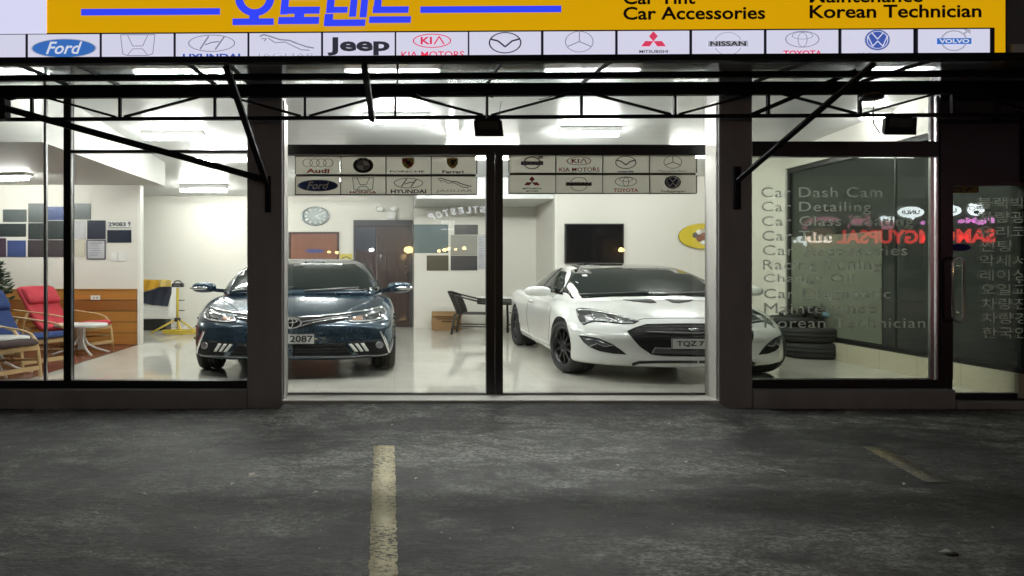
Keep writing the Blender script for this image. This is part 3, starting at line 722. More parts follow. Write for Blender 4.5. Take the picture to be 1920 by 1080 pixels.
# ---------------------------------------------------------------- badge sheets stuck on the sliding doors
M['sheet_white'] = mat('decal_sheet', (.74, .72, .66), .6, var=.04, trans=.85)
M['sheet_line'] = mat('decal_line', (.085, .085, .075), .6, var=.1)
def sheet(x0, x1, y0, y1, cells, label):
    Y = .14 + .026
    t = thing('badge_sheet', label, 'decal sheet', P((x0 + x1) / 2, y1, Y))
    cw = (x1 - x0 - 1.2) / 4; ym = (y0 + y1) / 2
    d = Draw(Y, .0012)
    for e in (y0, y1 - 2.2): d.rect(x0, e, x1, e + 2.2, 0, d.n > 0)
    d.rect(x0 + 2, ym - 2.6, x1 - 2, ym + 2.2, 0, True)
    for c in range(5): d.rect(x0 + c * cw - (0 if c else 0), y0 + 2.2, x0 + c * cw + 2.2, ym - 2.6, 0, True); d.rect(x0 + c * cw, ym + 2.2, x0 + c * cw + 2.2, y1 - 2.2, 0, True)
    d.mb.build('border', [M['sheet_line']], t)
    for r in range(2):
        for c in range(4):
            a = x0 + 1.4 + c * cw; b_ = a + cw - 1.8; p = (y0 + 1.5, ym - 2.3) if r == 0 else (ym + 1.8, y1 - 2)
            d = Draw(Y - .0024, .0012); d.rect(a, p[0], b_, p[1], 0); tl_ = d.mb.build('badge_tile', [M['sheet_white']], t)
            d = Draw(Y - .0042, .0008); cells[r * 4 + c](Tile(d, a, p[0], b_, p[1]), .72); d.mb.build('badge', [WP[n] for n in NAMES], tl_)
sheet(553, 894, 292, 366, [b_rings, b_round, b_crest, b_horse, b_oval, b_h, b_slant, b_leap], 'sheet of eight car badges on the left sliding door, four linked rings first')
sheet(953, 1306, 289, 364, [b_arrow, b_kia, b_wing, b_star, b_dia, b_bar, b_ell, b_vw], 'sheet of eight car badges on the right sliding door, red diamonds at lower left')

# ---------------------------------------------------------------- vinyl lettering
M['vinyl'] = mat('frosted_vinyl', (.75, .76, .72), .6, var=.1, trans=.5)
def vinyl(label, lines, Y, fn=None, **k):
    t = thing('window_lettering', label, 'lettering', P(lines[0][1], lines[0][2], Y))
    for s_, x0, y0, x1, y1 in lines:
        d = Draw(Y, .001, 0, fn); d.text(s_, x0, y0, x1, y1, 0, **k); d.mb.build('text_line', [M['vinyl']], t)
rows = ['Car Dash Cam', 'Car Detailing', 'Car Glass Coating', 'Car Tint', 'Car Accessories', 'Racing Tuning', 'Change Oil', 'Car Diagnostic', 'Maintenance', 'Korean Technician']
ends = [1654, 1633, 1712, 1560, 1701, 1652, 1600, 1670, 1643, 1735]
vinyl('grey English list of car services on the right shop window', [(s_, 1427 + i * .7, 351 + i * 27.2, e, 370 + i * 27.2 + (5 if 'g' in s_[5:] else 0)) for i, (s_, e) in enumerate(zip(rows, ends))], .0165, spacing=1.08)
krows = [('블랙박스', 4), ('차량광택', 4), ('유리코팅', 4), ('썬팅', 2), ('악세서리', 4), ('레이싱튜닝', 5), ('오일교환', 4), ('차량진단', 4), ('차량경정비', 5), ('한국인기술자', 6)]
Yd = -.03 + .013
def dfn(x, y, l): p = P(x, y, Yd); p.y -= l; return R @ p
vinyl('grey Korean list of car services on the glass entrance door', [(s_, 1832 + i, 370 + i * 27, 1832 + i + 29 * n, 391 + i * 27) for i, (s_, n) in enumerate(krows)], Yd, dfn)
t = thing('warning_sticker', 'yellow CCTV warning sticker at the top of the entrance door glass', 'sticker', P(1800, 352, Yd))
d = Draw(Yd, .0012, 0, lambda x, y, l: R @ (P(x, y, Yd) - Vector((0, l * .0012 if l > .5 else l, 0))))
d = Draw(Yd, .001, 0, lambda x, y, l: R @ (P(x, y, Yd) - Vector((0, l, 0))))
d.rect(1771, 349, 1834, 362, 0); d.mb.build('sticker', [mat('sticker_yellow', (.3, .22, .05), .5, trans=.3)], t)
d = Draw(Yd - .002, .001, 0, lambda x, y, l: R @ (P(x, y, Yd - .002) - Vector((0, l, 0))))
d.text('WARNING!', 1773, 342.5, 1830, 348.5, 0, bold=.03); d.text('CCTV', 1774, 351, 1804, 361, 0, bold=.03); d.poly([(1808, 356), (1822, 350.5), (1822, 354), (1811, 359)], 0)
d.mb.build('sticker_text', [M['ink']], t)
dd_ = Draw(Yd, .002, 0, lambda x, y, l: R @ (P(x, y, Yd) - Vector((0, l, 0)))); dd_.ell(1799, 464, 20, 6.5, 0)
solo(dd_.mb, 'oval_sticker', [mat('sticker_blue', (.02, .02, .3), .5, trans=.3)], 'plain dark blue oval sticker above the chrome door handle', 'sticker', R @ P(1799, 464, Yd))
# ---------------------------------------------------------------- cars
SX = 1.45           # the photograph shows everything broad: widths are 1.45 times the depths and heights
def subdiv(mb, lv=2, cutters=()):
    me = bpy.data.meshes.new('t'); me.from_pydata(mb.v, [], mb.f); me.update()
    o = bpy.data.objects.new('t', me); COL.objects.link(o)
    md = o.modifiers.new('s', 'SUBSURF'); md.levels = lv; md.render_levels = lv
    bpy.context.view_layer.update()
    me2 = bpy.data.meshes.new_from_object(o.evaluated_get(bpy.context.evaluated_depsgraph_get()))
    o.modifiers.clear(); o.data = me2
    plain = ([v.co.copy() for v in me2.vertices], [list(p.vertices) for p in me2.polygons])
    if cutters:
        me2.materials.append(M['black']); cs = []
        for c in cutters:
            co = c.build('cut', M['ink']); cs.append(co)
            b = o.modifiers.new('b', 'BOOLEAN'); b.operation = 'DIFFERENCE'; b.object = co; b.solver = 'EXACT'; b.material_mode = 'TRANSFER'
        bpy.context.view_layer.update()
        me3 = bpy.data.meshes.new_from_object(o.evaluated_get(bpy.context.evaluated_depsgraph_get()))
        cutm = ([v.co.copy() for v in me3.vertices], [list(p.vertices) for p in me3.polygons], [1 if (me3.materials and me3.materials[p.material_index] == M['ink']) else 0 for p in me3.polygons])
        for co in cs: bpy.data.objects.remove(co)
    else: cutm = (plain[0], plain[1], [0] * len(plain[1]))
    bpy.data.objects.remove(o)
    return plain, cutm

class Car:
    def __init__(s, root, yaw, loc):
        s.root = root
        s.M = Matrix.Translation(loc) @ Matrix.Diagonal((SX, 1, 1, 1)) @ Matrix.Rotation(radians(yaw), 4, 'Z')
        s.I = s.M.inverted(); s.eye = s.I @ Vector((0, CY, CZ)); s.bvh = []
    def part(s, name, mb, mats, parent=None):
        mb.xf(s.M); return mb.build(name, mats, parent or s.root)
    def shell(s, st, bend, name, mats, lv=2, cutters=(), prof='body', lean=None):
        rings = []
        for q in st:
            y, W, zb, zs, zt = q[:5]
            if prof == 'body':
                h = [(0, zb), (.5*W, zb), (.92*W, zb + .005), (.985*W, zb + .07), (W, zb + .45*(zs - zb)), (.992*W, zs - .14*(zs - zb)), (.95*W, zs), (.80*W, zs + .42*(zt - zs)), (.52*W, zs + .78*(zt - zs)), (.24*W, zs + .95*(zt - zs)), (0, zt)]
            else:
                wr = q[3]; zt = q[4]; zz = q[2]
                h = [(0, zz - .14), (.6*W, zz - .14), (W*.99, zz - .12), (W, zz), (W + (wr - W) * .32, zz + (zt - zz) * .36), (W + (wr - W) * .72, zz + (zt - zz) * .74), (wr * .985, zz + (zt - zz) * .93), (wr * .80, zz + (zt - zz) * .985), (wr * .42, zt - .002), (0, zt)]
            ring = [Vector((x, y, z)) for x, z in h] + [Vector((-x, y, z)) for x, z in h[-2:0:-1]]
            rings.append(ring)
        def cap(r, k):
            c = sum(r, Vector()) / len(r); return [c + (p - c) * k for p in r]
        rings = [cap(rings[0], .35), cap(rings[0], .72)] + rings + [cap(rings[-1], .72), cap(rings[-1], .35)]
        A, W0, pw, fl = bend
        for r in rings:
            for p in r:
                f = max(0, 1 - p.y / fl)
                dy = A * (abs(p.x) / W0) ** pw * f
                if lean: dy += lean(p.x, p.z) * f
                p.y += dy
        mb = MB(); mb.grid(rings, closed=True)
        n = len(rings[0]); L = len(rings)
        mb.add(rings[0], [list(range(n))]); mb.add(rings[-1], [list(range(n))[::-1]])
        # weld caps
        bm = bmesh.new(); vv = [bm.verts.new(p) for p in mb.v]
        for f in mb.f: bm.faces.new([vv[i] for i in f])
        bmesh.ops.remove_doubles(bm, verts=bm.verts[:], dist=1e-5); bmesh.ops.recalc_face_normals(bm, faces=bm.faces[:]); bm.verts.index_update()
        m2 = MB(); m2.add([v.co.copy() for v in bm.verts], [[v.index for v in f.verts] for f in bm.faces]); bm.free()
        plain, cut = subdiv(m2, lv, cutters)
        s.bvh.append(BVHTree.FromPolygons(plain[0], plain[1]))
        o = MB(); o.add(cut[0], cut[1], 0, True); o.m = list(cut[2])
        return s.part(name, o, mats)
    def cast(s, o, d, which=None):
        best = None
        for i, t in enumerate(s.bvh):
            if which is not None and i not in which: continue
            h = t.ray_cast(o, d)
            if h[0] is not None and (best is None or h[3] < best[3]): best = h
        if best is None:
            p = o + d * ((Vector((0, .4, .6)) - o).length)
            for i, t in enumerate(s.bvh):
                if which is not None and i not in which: continue
                h = t.find_nearest(p)
                if best is None or h[3] < best[3]: best = h
        n = best[1]
        if n.dot(d) > 0: n = -n
        return best[0], n
    def mapper(s, kind, mirror=False, which=None):
        def px(x, y):
            w = P(x, y, 2.0); l = s.I @ w; o = s.eye.copy(); d = (l - o)
            if mirror: o.x = -o.x; d.x = -d.x
            return s.cast(o, d.normalized(), which)
        def front(x, z): return s.cast(Vector((-x if mirror else x, -3, z)), Vector((0, 1, 0)), which)
        def side(y, z): return s.cast(Vector((3 if mirror else -3, y, z)), Vector((-1 if mirror else 1, 0, 0)), which)
        def top(x, y): return s.cast(Vector((-x if mirror else x, y, 3)), Vector((0, 0, -1)), which)
        return dict(px=px, front=front, side=side, top=top)[kind]
    def decal(s, mb, pts, fn, step, off=.004, depth=.012, m=0):
        bm = bmesh.new(); vs = [bm.verts.new((x, y, 0)) for x, y in pts]
        bm.faces.new(vs); bmesh.ops.triangulate(bm, faces=bm.faces[:])
        for ax in (0, 1):
            lo = min(p[ax] for p in pts); hi = max(p[ax] for p in pts); k = lo + step
            while k < hi:
                bmesh.ops.bisect_plane(bm, geom=bm.verts[:] + bm.edges[:] + bm.faces[:], plane_co=(k, 0, 0) if ax == 0 else (0, k, 0), plane_no=(1, 0, 0) if ax == 0 else (0, 1, 0)); k += step
        bm.verts.index_update()
        hits = [fn(v.co.x, v.co.y) for v in bm.verts]
        top = [h + n * off for h, n in hits]; low = [h - n * depth for h, n in hits]
        fs = [[v.index for v in f.verts] for f in bm.faces]
        bd = [[v.index for v in e.verts] for e in bm.edges if len(e.link_faces) == 1]
        k = len(top)
        mb.add(top, fs, m, True)
        mb.add(top + low, [[a, b, b + k, a + k] for a, b in bd], m)
        bm.free(); return mb
    def stroke(s, mb, pts, w, fn, off=.004, depth=.01, m=0, n=6, step=8.0):
        pp = []
        for i in range(len(pts) - 1):
            for k in range(n): t = k / n; pp.append((pts[i][0] + (pts[i+1][0] - pts[i][0]) * t, pts[i][1] + (pts[i+1][1] - pts[i][1]) * t))
        pp.append(pts[-1]); L = []; R_ = []
        for i, p in enumerate(pp):
            a = pp[max(0, i - 1)]; b = pp[min(len(pp) - 1, i + 1)]; dx, dy = b[0] - a[0], b[1] - a[1]; l = math.hypot(dx, dy) or 1
            ww = w if not isinstance(w, tuple) else w[0] + (w[1] - w[0]) * i / (len(pp) - 1)
            L.append((p[0] - dy / l * ww / 2, p[1] + dx / l * ww / 2)); R_.append((p[0] + dy / l * ww / 2, p[1] - dx / l * ww / 2))
        tl = [fn(*q) for q in L]; tr = [fn(*q) for q in R_]
        rows = [[a - n1 * depth, a + n1 * off, b + n2 * off, b - n2 * depth] for (a, n1), (b, n2) in zip(tl, tr)]
        mb.grid(rows, m, True); return mb
    def wheel(s, x, y, R, w, steer=0.0, spokes=10, rim='rim', rr=.68, spoke_w=.05):
        sg = 1 if x > 0 else -1
        T = Matrix.Translation((x, y, R)) @ Matrix.Rotation(radians(steer), 4, 'Z')
        tyre = MB(); h = w / 2; r0 = R * rr
        pr = [(r0, -h*.86), (r0 + .02, -h*.98), (R*.86, -h), (R*.95, -h*.92), (R*.99, -h*.74), (R, -h*.5), (R, -h*.36), (R - .012, -h*.34), (R - .012, -h*.28), (R, -h*.26), (R, -.02), (R - .012, -.015), (R - .012, .015), (R, .02), (R, h*.26), (R - .012, h*.28), (R - .012, h*.34), (R, h*.36), (R, h*.5), (R*.99, h*.74), (R*.95, h*.92), (R*.86, h), (r0 + .02, h*.98), (r0, h*.86)]
        tyre.lathe(pr, (0, 0, 0), 48, axis='x', caps=False); tyre.xf(T)
        wo = s.part('wheel', tyre, M['rubber'])
        rm = MB(); o = sg * h * .86
        rm.lathe([(r0, -o), (r0 * .96, -o*.9), (r0*.93, 0), (r0 * .95, o*.8), (r0 + .012, o), (r0 + .012, o*1.05), (r0 * .97, o*1.05), (r0*.92, o*.72), (r0*.9, 0), (r0*.9, -o*.8)], (0, 0, 0), 40, axis='x', caps=False)
        rm.lathe([(.02, o*.98), (.05, o*.98), (.075, o*.88), (.085, o*.3), (.02, o*.2)], (0, 0, 0), 20, axis='x')
        for k in range(spokes):
            Q = Matrix.Rotation(2 * pi * k / spokes, 4, 'X')
            q = MB(); q.prism([(o*.92, -spoke_w*.55, .05), (o*.92, spoke_w*.55, .05), (o*.82, spoke_w*.4, r0*.95), (o*.82, -spoke_w*.4, r0*.95)], [(o*.6, -spoke_w*.6, .05), (o*.6, spoke_w*.6, .05), (o*.5, spoke_w*.5, r0*.95), (o*.5, -spoke_w*.5, r0*.95)])
            rm.add([Q @ v for v in q.v], q.f)
        rm.xf(T); s.part('rim', rm, M[rim], wo)
        dk = MB(); dk.lathe([(.03, o*.25), (r0*.72, o*.25), (r0*.72, o*.12), (.03, o*.12)], (0, 0, 0), 28, axis='x'); dk.xf(T); s.part('brake_disc', dk, M['disc'], wo)
        return wo
def cutcyl(x0, x1, y, z, r):
    mb = MB(); mb.lathe([(r, x0), (r, x1)], (0, y, z), 40, axis='x'); return mb
M['disc'] = mat('brake_disc', (.18, .18, .18), .4, 1.0)
M['blackrim'] = mat('black_rim', (.015, .015, .018), .3, .3, var=.2)
M['silverrim'] = mat('silver_rim', (.4, .4, .42), .3, .9, var=.1)
M['bluepaint'] = mat('dark_teal_paint', (.028, .056, .085), .25, .45, coat=1.0, var=.1, scale=30)
M['whitepaint'] = mat('white_car_paint', (.82, .83, .81), .25, coat=1.0, var=.02, scale=3)
M['carglass'] = mat('dark_car_glass', (.010, .015, .014), .02, var=.3, scale=1.5, spec=.45)
M['lamp'] = mat('lamp_cover', (.10, .105, .11), .06, .3, coat=1.0, var=.5, scale=14)
M['lampdark'] = mat('lamp_inner', (.015, .016, .02), .1, .2, coat=1.0, var=.4, scale=10)
M['lampwhite'] = mat('lamp_reflector', (.62, .63, .65), .15, .7, var=.15)
M['amber'] = mat('lamp_amber', (.38, .22, .15), .2, .2, coat=1)
M['mesh'] = mat('grille_mesh', (.009, .009, .01), .75, var=.5, scale=60, spec=.25)
M['gap'] = mat('panel_gap', (.004, .004, .004), .8)
M['cabin'] = mat('cabin_trim', (.09, .085, .075), .8, var=.3)

# ---- dark saloon
t = thing('parked_car', 'dark blue-green saloon with white slashes on its bumper, nose to the glass', 'car', (-1.25, 1.0, 0))
K = Car(t, 2.0, (-1.225, .98, 0)); k = 1
st = [(0, .74, .26, .585, .645), (.05, .81, .225, .63, .69), (.15, .855, .21, .685, .745), (.35, .865, .20, .755, .82), (.65, .885, .19, .825, .905), (.95, .89, .19, .875, .965), (1.25, .89, .19, .91, 1.0), (1.6, .888, .19, .935, 1.0), (2.6, .888, .19, .955, 1.0), (3.6, .888, .2, .97, 1.02), (4.1, .87, .23, .98, 1.06), (4.4, .83, .28, .95, 1.04), (4.52, .75, .34, .88, .98)]
cut = [cutcyl(sg * .60, sg * 1.2, y, .318, .365) for sg in (-1, 1) for y in (.95, 3.65)]
K.shell(st, (.40, .88, 2.8, 1.4), 'body', [M['bluepaint'], M['ink']], 3, cut, lean=lambda x, z: .10 * max(0, z - .52) * 2 - .03 * max(0, min(1, (.5 - z) * 5)))
gh = [(1.0, .70, .96, .66, 1.0), (1.35, .765, .965, .69, 1.15), (1.75, .79, .97, .635, 1.325), (2.1, .795, .97, .59, 1.425), (2.55, .795, .97, .57, 1.475), (3.1, .785, .98, .56, 1.46), (3.55, .76, .99, .55, 1.37), (3.95, .72, 1.0, .56, 1.20), (4.25, .68, 1.0, .6, 1.08)]
K.shell(gh, (.26, .75, 2, 2.3), 'cabin_shell', [M['bluepaint']], 3, prof='top')
F0 = K.mapper('front'); F1 = K.mapper('front', True)
def Z6(x, y): return x / 3.6 + 340, y / 3.6 + 460
mb = MB(); K.decal(mb, [(-.80, .97), (-.735, 1.06), (-.64, 1.22), (-.565, 1.36), (-.48, 1.395), (0, 1.41), (.48, 1.395), (.565, 1.36), (.64, 1.22), (.735, 1.06), (.80, .97), (.5, 1.015), (0, 1.03), (-.5, 1.015)], K.mapper('front', which=[1]), .08, .006, .004); K.part('windshield', mb, M['carglass'])
for mir in (False, True):
    px = K.mapper('px', mir, which=[0])      # outlines read on the lamp at the right of the picture, and mirrored
    def dec(name, poly, m, off, parent=None, step=6, depth=.012):
        mb = MB(); K.decal(mb, [Z6(*p) for p in poly], px, step, off, depth); return K.part(name, mb, M[m], parent)
    def stk(name, pts, w, m, off, parent=None, n=6):
        mb = MB(); K.stroke(mb, [Z6(*p) for p in pts], w, px, off, n=n); return K.part(name, mb, M[m], parent)
    hl = dec('headlight', [(1105, 500), (1150, 482), (1240, 462), (1320, 436), (1362, 420), (1385, 432), (1380, 462), (1362, 492), (1300, 512), (1200, 520), (1125, 516)], 'lamp', .005)
    dec('lens', [(1245, 468), (1335, 446), (1352, 462), (1330, 488), (1245, 500)], 'lampdark', .009, hl)
    dec('lens', [(1150, 492), (1225, 474), (1222, 502), (1165, 510)], 'amber', .009, hl)
    stk('light_strip', [(1122, 512), (1200, 516), (1300, 508), (1360, 488), (1378, 450), (1366, 426)], 1.6, 'lampwhite', .011, hl)
    stk('light_strip', [(1250, 472), (1330, 448)], 1.2, 'lampwhite', .011, hl)
    gl = dec('upper_grille', [(755, 498), (860, 488), (1000, 474), (1112, 462), (1150, 478), (1105, 502), (1020, 520), (900, 540), (800, 556), (755, 560)], 'mesh', .005)
    stk('grille_bar', [(757, 492), (880, 484), (1040, 468), (1240, 442), (1352, 414)], 2.6, 'chrome', .010, gl)
    stk('grille_bar', [(800, 548), (900, 522), (1020, 500), (1120, 490)], 1.8, 'chrome', .010, gl)
    stk('grille_bar', [(800, 520), (900, 506), (1020, 488), (1140, 476)], .9, 'silverrim', .009, gl)
    ik = dec('lower_intake', [(750, 662), (900, 664), (1110, 656), (1100, 682), (1160, 742), (750, 748)], 'mesh', .005)
    for q in (682, 702, 722): stk('intake_slat', [(757, q), (1100 + (q - 682) * .9, q - 4)], 1.0, 'blackplastic', .009, ik)
    fg = dec('fog_light_recess', [(1115, 652), (1240, 644), (1352, 634), (1398, 722), (1352, 736), (1200, 742), (1160, 706)], 'mesh', .006)
    for q in (0, 40, 80):
        dec('white_slash', [(1126 + q, 666 - q * .06), (1148 + q, 664 - q * .06), (1190 + q * .9, 716 - q * .04), (1170 + q * .9, 718 - q * .04)], 'plate', .011, fg, 4)
    mb = MB(); c = px(*Z6(1333, 672)); n_ = c[1]; q_ = n_.to_track_quat('Z', 'Y').to_matrix().to_4x4(); q_.translation = c[0]
    mb.lathe([(.042, -.01), (.042, .012), (.034, .016), (.01, .012)], (0, 0, 0), 20); mb.xf(q_); K.part('fog_light', mb, M['silverrim'], fg)
    stk('corner_trim', [(1344, 578), (1372, 640), (1400, 722)], 2.8, 'chrome', .012)
    stk('bumper_lip', [(760, 752), (1160, 752), (1240, 742), (1340, 742), (1425, 726)], 1.6, 'silverrim', .006)
    stk('panel_gap', [(757, 574), (900, 560), (1100, 524), (1300, 522), (1400, 506)], .7, 'gap', .002)
    side = K.mapper('side', mir, which=[1])
    mb = MB(); K.decal(mb, [(1.62, 1.0), (1.95, 1.2), (2.3, 1.35), (2.75, 1.40), (3.2, 1.36), (3.55, 1.22), (3.7, 1.06), (2.6, 1.0)], side, .12, .005, .004); K.part('side_window', mb, M['carglass'])
    sd = K.mapper('side', mir, which=[0])
    for pts in ([(1.42, .9), (1.40, .5), (1.5, .24)], [(2.55, .95), (2.55, .3)], [(3.3, .95), (3.2, .6), (3.05, .3)]):
        mb = MB(); K.stroke(mb, pts, .007, sd, .002); K.part('panel_gap', mb, M['gap'])
    for yy in (2.3, 3.1):
        mb = MB(); K.stroke(mb, [(yy, .84), (yy + .18, .845)], .028, sd, .025); K.part('door_handle', mb, M['chrome'])
    sg = 1 if not mir else -1
    mb = MB(); mb.blob((sg * .945, 1.5, 1.045), (.118, .07, .076), pw=.8); mb.bar((sg * .74, 1.58, .99), (sg * .92, 1.53, 1.02), .06, .05); mr = K.part('side_mirror', mb, M['bluepaint'])
    mb = MB(); mb.blob((sg * .985, 1.435, 1.035), (.09, .012, .02), pw=.8); K.part('mirror_strip', mb, M['chrome'], mr)
    K.wheel(sg * .775, .95, .318, .205, 0, 10, 'silverrim'); K.wheel(sg * .775, 3.65, .318, .205, 0, 10, 'silverrim')
    # strip of clips that trims the arch
    for q in range(7):
        a = radians(18 + 24 * q); h, n_ = K.mapper('side', mir, which=[0])(.95 - .385 * cos(a), max(.24, .318 + .385 * sin(a)))
        mb = MB(); mb.blob(h, (.02, .022, .022), n=6, k=8); K.part('arch_stud', mb, M['blackplastic'])
c, n_ = F0(0, .655)
mb = MB(); mb.lathe([(.095, .0), (.095, -.012)], (0, c.y - .012, .672), 24, axis='y'); em = K.part('emblem', mb, M['ink'])
d = Draw(0, .003, 0, lambda x, y, l: K.M @ Vector((x, c.y - .026 - l, .672 + y)))
d.ring(0, 0, .095, .068, .013, 0, wy=.011); d.ring(0, .024, .06, .026, .01, 0, wy=.008); d.ring(0, .004, .026, .064, .01, 0, wy=.008)
e2 = MB(); e2.v = d.mb.v; e2.f = d.mb.f; e2.m = d.mb.m; e2.s = d.mb.s; e2.build('emblem_rings', [M['chrome']], em)
c, n_ = F0(0, .5)
yp = c.y - .03
mb = MB(); mb.box(-.2, .2, yp, yp + .012, .425, .55, 0, .006); mb.box(-.15, .15, yp + .012, yp + .06, .45, .52, 0); pl = K.part('number_plate', mb, M['plate'])
d = Draw(0, .003, 0, lambda x, y, l: K.M @ Vector((x, yp - .001 - l, y)))
d.text('2087', .0, .528, .185, .45, 0, bold=.02); d.mb.build('plate_characters', [M['ink']], pl)
def plate_rim(K_, yp, x0, x1, z0, z1, pl):
    mb = MB()
    for a in ((x0, x1, z1 - .006, z1), (x0, x1, z0, z0 + .006)): mb.box(a[0], a[1], yp - .003, yp - .0005, a[2], a[3])
    for a in ((x0, x0 + .006), (x1 - .006, x1)): mb.box(a[0], a[1], yp - .003, yp - .0005, z0 + .006, z1 - .006)
    K_.part('plate_rim', mb, M['ink'], pl)
plate_rim(K, yp, -.2, .2, .425, .55, pl)
top = K.mapper('top', which=[0])
for sg in (-1, 1):
    mb = MB(); K.stroke(mb, [(sg * .72, 1.25), (sg * .66, .9), (sg * .5, .5), (sg * .42, .28)], .012, top, .003); K.part('hood_crease', mb, M['bluepaint'])
wind = K.mapper('front', which=[1])
for a, b_ in (((-.62, 1.0), (-.05, 1.045)), ((.05, 1.0), (.55, 1.04))):
    mb = MB(); K.stroke(mb, [a, b_], .014, wind, .02, .0); K.part('wiper', mb, M['blackplastic'])
mb = MB(); K.decal(mb, [(-.10, 1.33), (.0, 1.33), (.0, 1.36), (-.10, 1.36)], wind, .05, .009, 0); K.part('windshield_sticker', mb, M['cabin'])

# ---- white coupe
t = thing('parked_car', 'white two door coupe with black wheels and black hexagonal grille', 'car', (3.41, .72, 0))
K = Car(t, 0.3, (3.415, .72, 0))
st = [(0, .76, .215, .50, .555), (.05, .865, .185, .555, .61), (.14, .92, .17, .615, .675), (.33, .945, .155, .70, .755), (.6, .935, .15, .775, .835), (.86, .93, .15, .84, .89), (1.15, .932, .15, .865, .935), (1.5, .925, .15, .88, .95), (2.3, .905, .15, .885, .94), (3.1, .925, .16, .905, .95), (3.7, .935, .17, .93, .98), (4.2, .91, .2, .95, 1.01), (4.5, .86, .28, .91, .99), (4.6, .75, .35, .84, .92)]
cut = [cutcyl(sg * .60, sg * 1.2, y, .33, .375) for sg in (-1, 1) for y in (.86, 3.68)]
K.shell(st, (.50, .93, 2.9, 1.5), 'body', [M['whitepaint'], M['ink']], 3, cut, lean=lambda x, z: .22 * max(0, z - .5) - .05 * max(0, min(1, (.42 - z) * 5)))
gh = [(.98, .72, .88, .68, .90), (1.35, .785, .90, .70, 1.05), (1.75, .81, .91, .635, 1.215), (2.1, .82, .915, .575, 1.325), (2.5, .82, .92, .545, 1.38), (2.95, .81, .93, .53, 1.375), (3.4, .79, .95, .52, 1.29), (3.8, .75, .97, .54, 1.17), (4.2, .70, .98, .6, 1.05)]
K.shell(gh, (.30, .80, 2, 2.3), 'cabin_shell', [M['whitepaint']], 3, prof='top')
wind = K.mapper('front', which=[1]); F0 = K.mapper('front')
mb = MB(); K.decal(mb, [(-.80, .905), (-.755, .99), (-.66, 1.14), (-.56, 1.285), (-.48, 1.305), (0, 1.32), (.48, 1.305), (.56, 1.285), (.66, 1.14), (.755, .99), (.80, .905), (.4, .94), (0, .95), (-.4, .94)], wind, .08, .006, .004); K.part('windshield', mb, M['carglass'])
rt = K.mapper('top', which=[1])
mb = MB(); K.decal(mb, [(-.50, 2.12), (0, 2.02), (.50, 2.12), (.47, 2.9), (.45, 3.5), (-.45, 3.5), (-.47, 2.9)], rt, .1, .006, .004); K.part('roof_panel', mb, mat('gloss_black_roof', (.014, .014, .013), .12, coat=1))
def Z1(x, y): return x / 3.2 + 920, y / 3.2 + 460
XC = 1230.5           # outlines run to the centre line of the nose
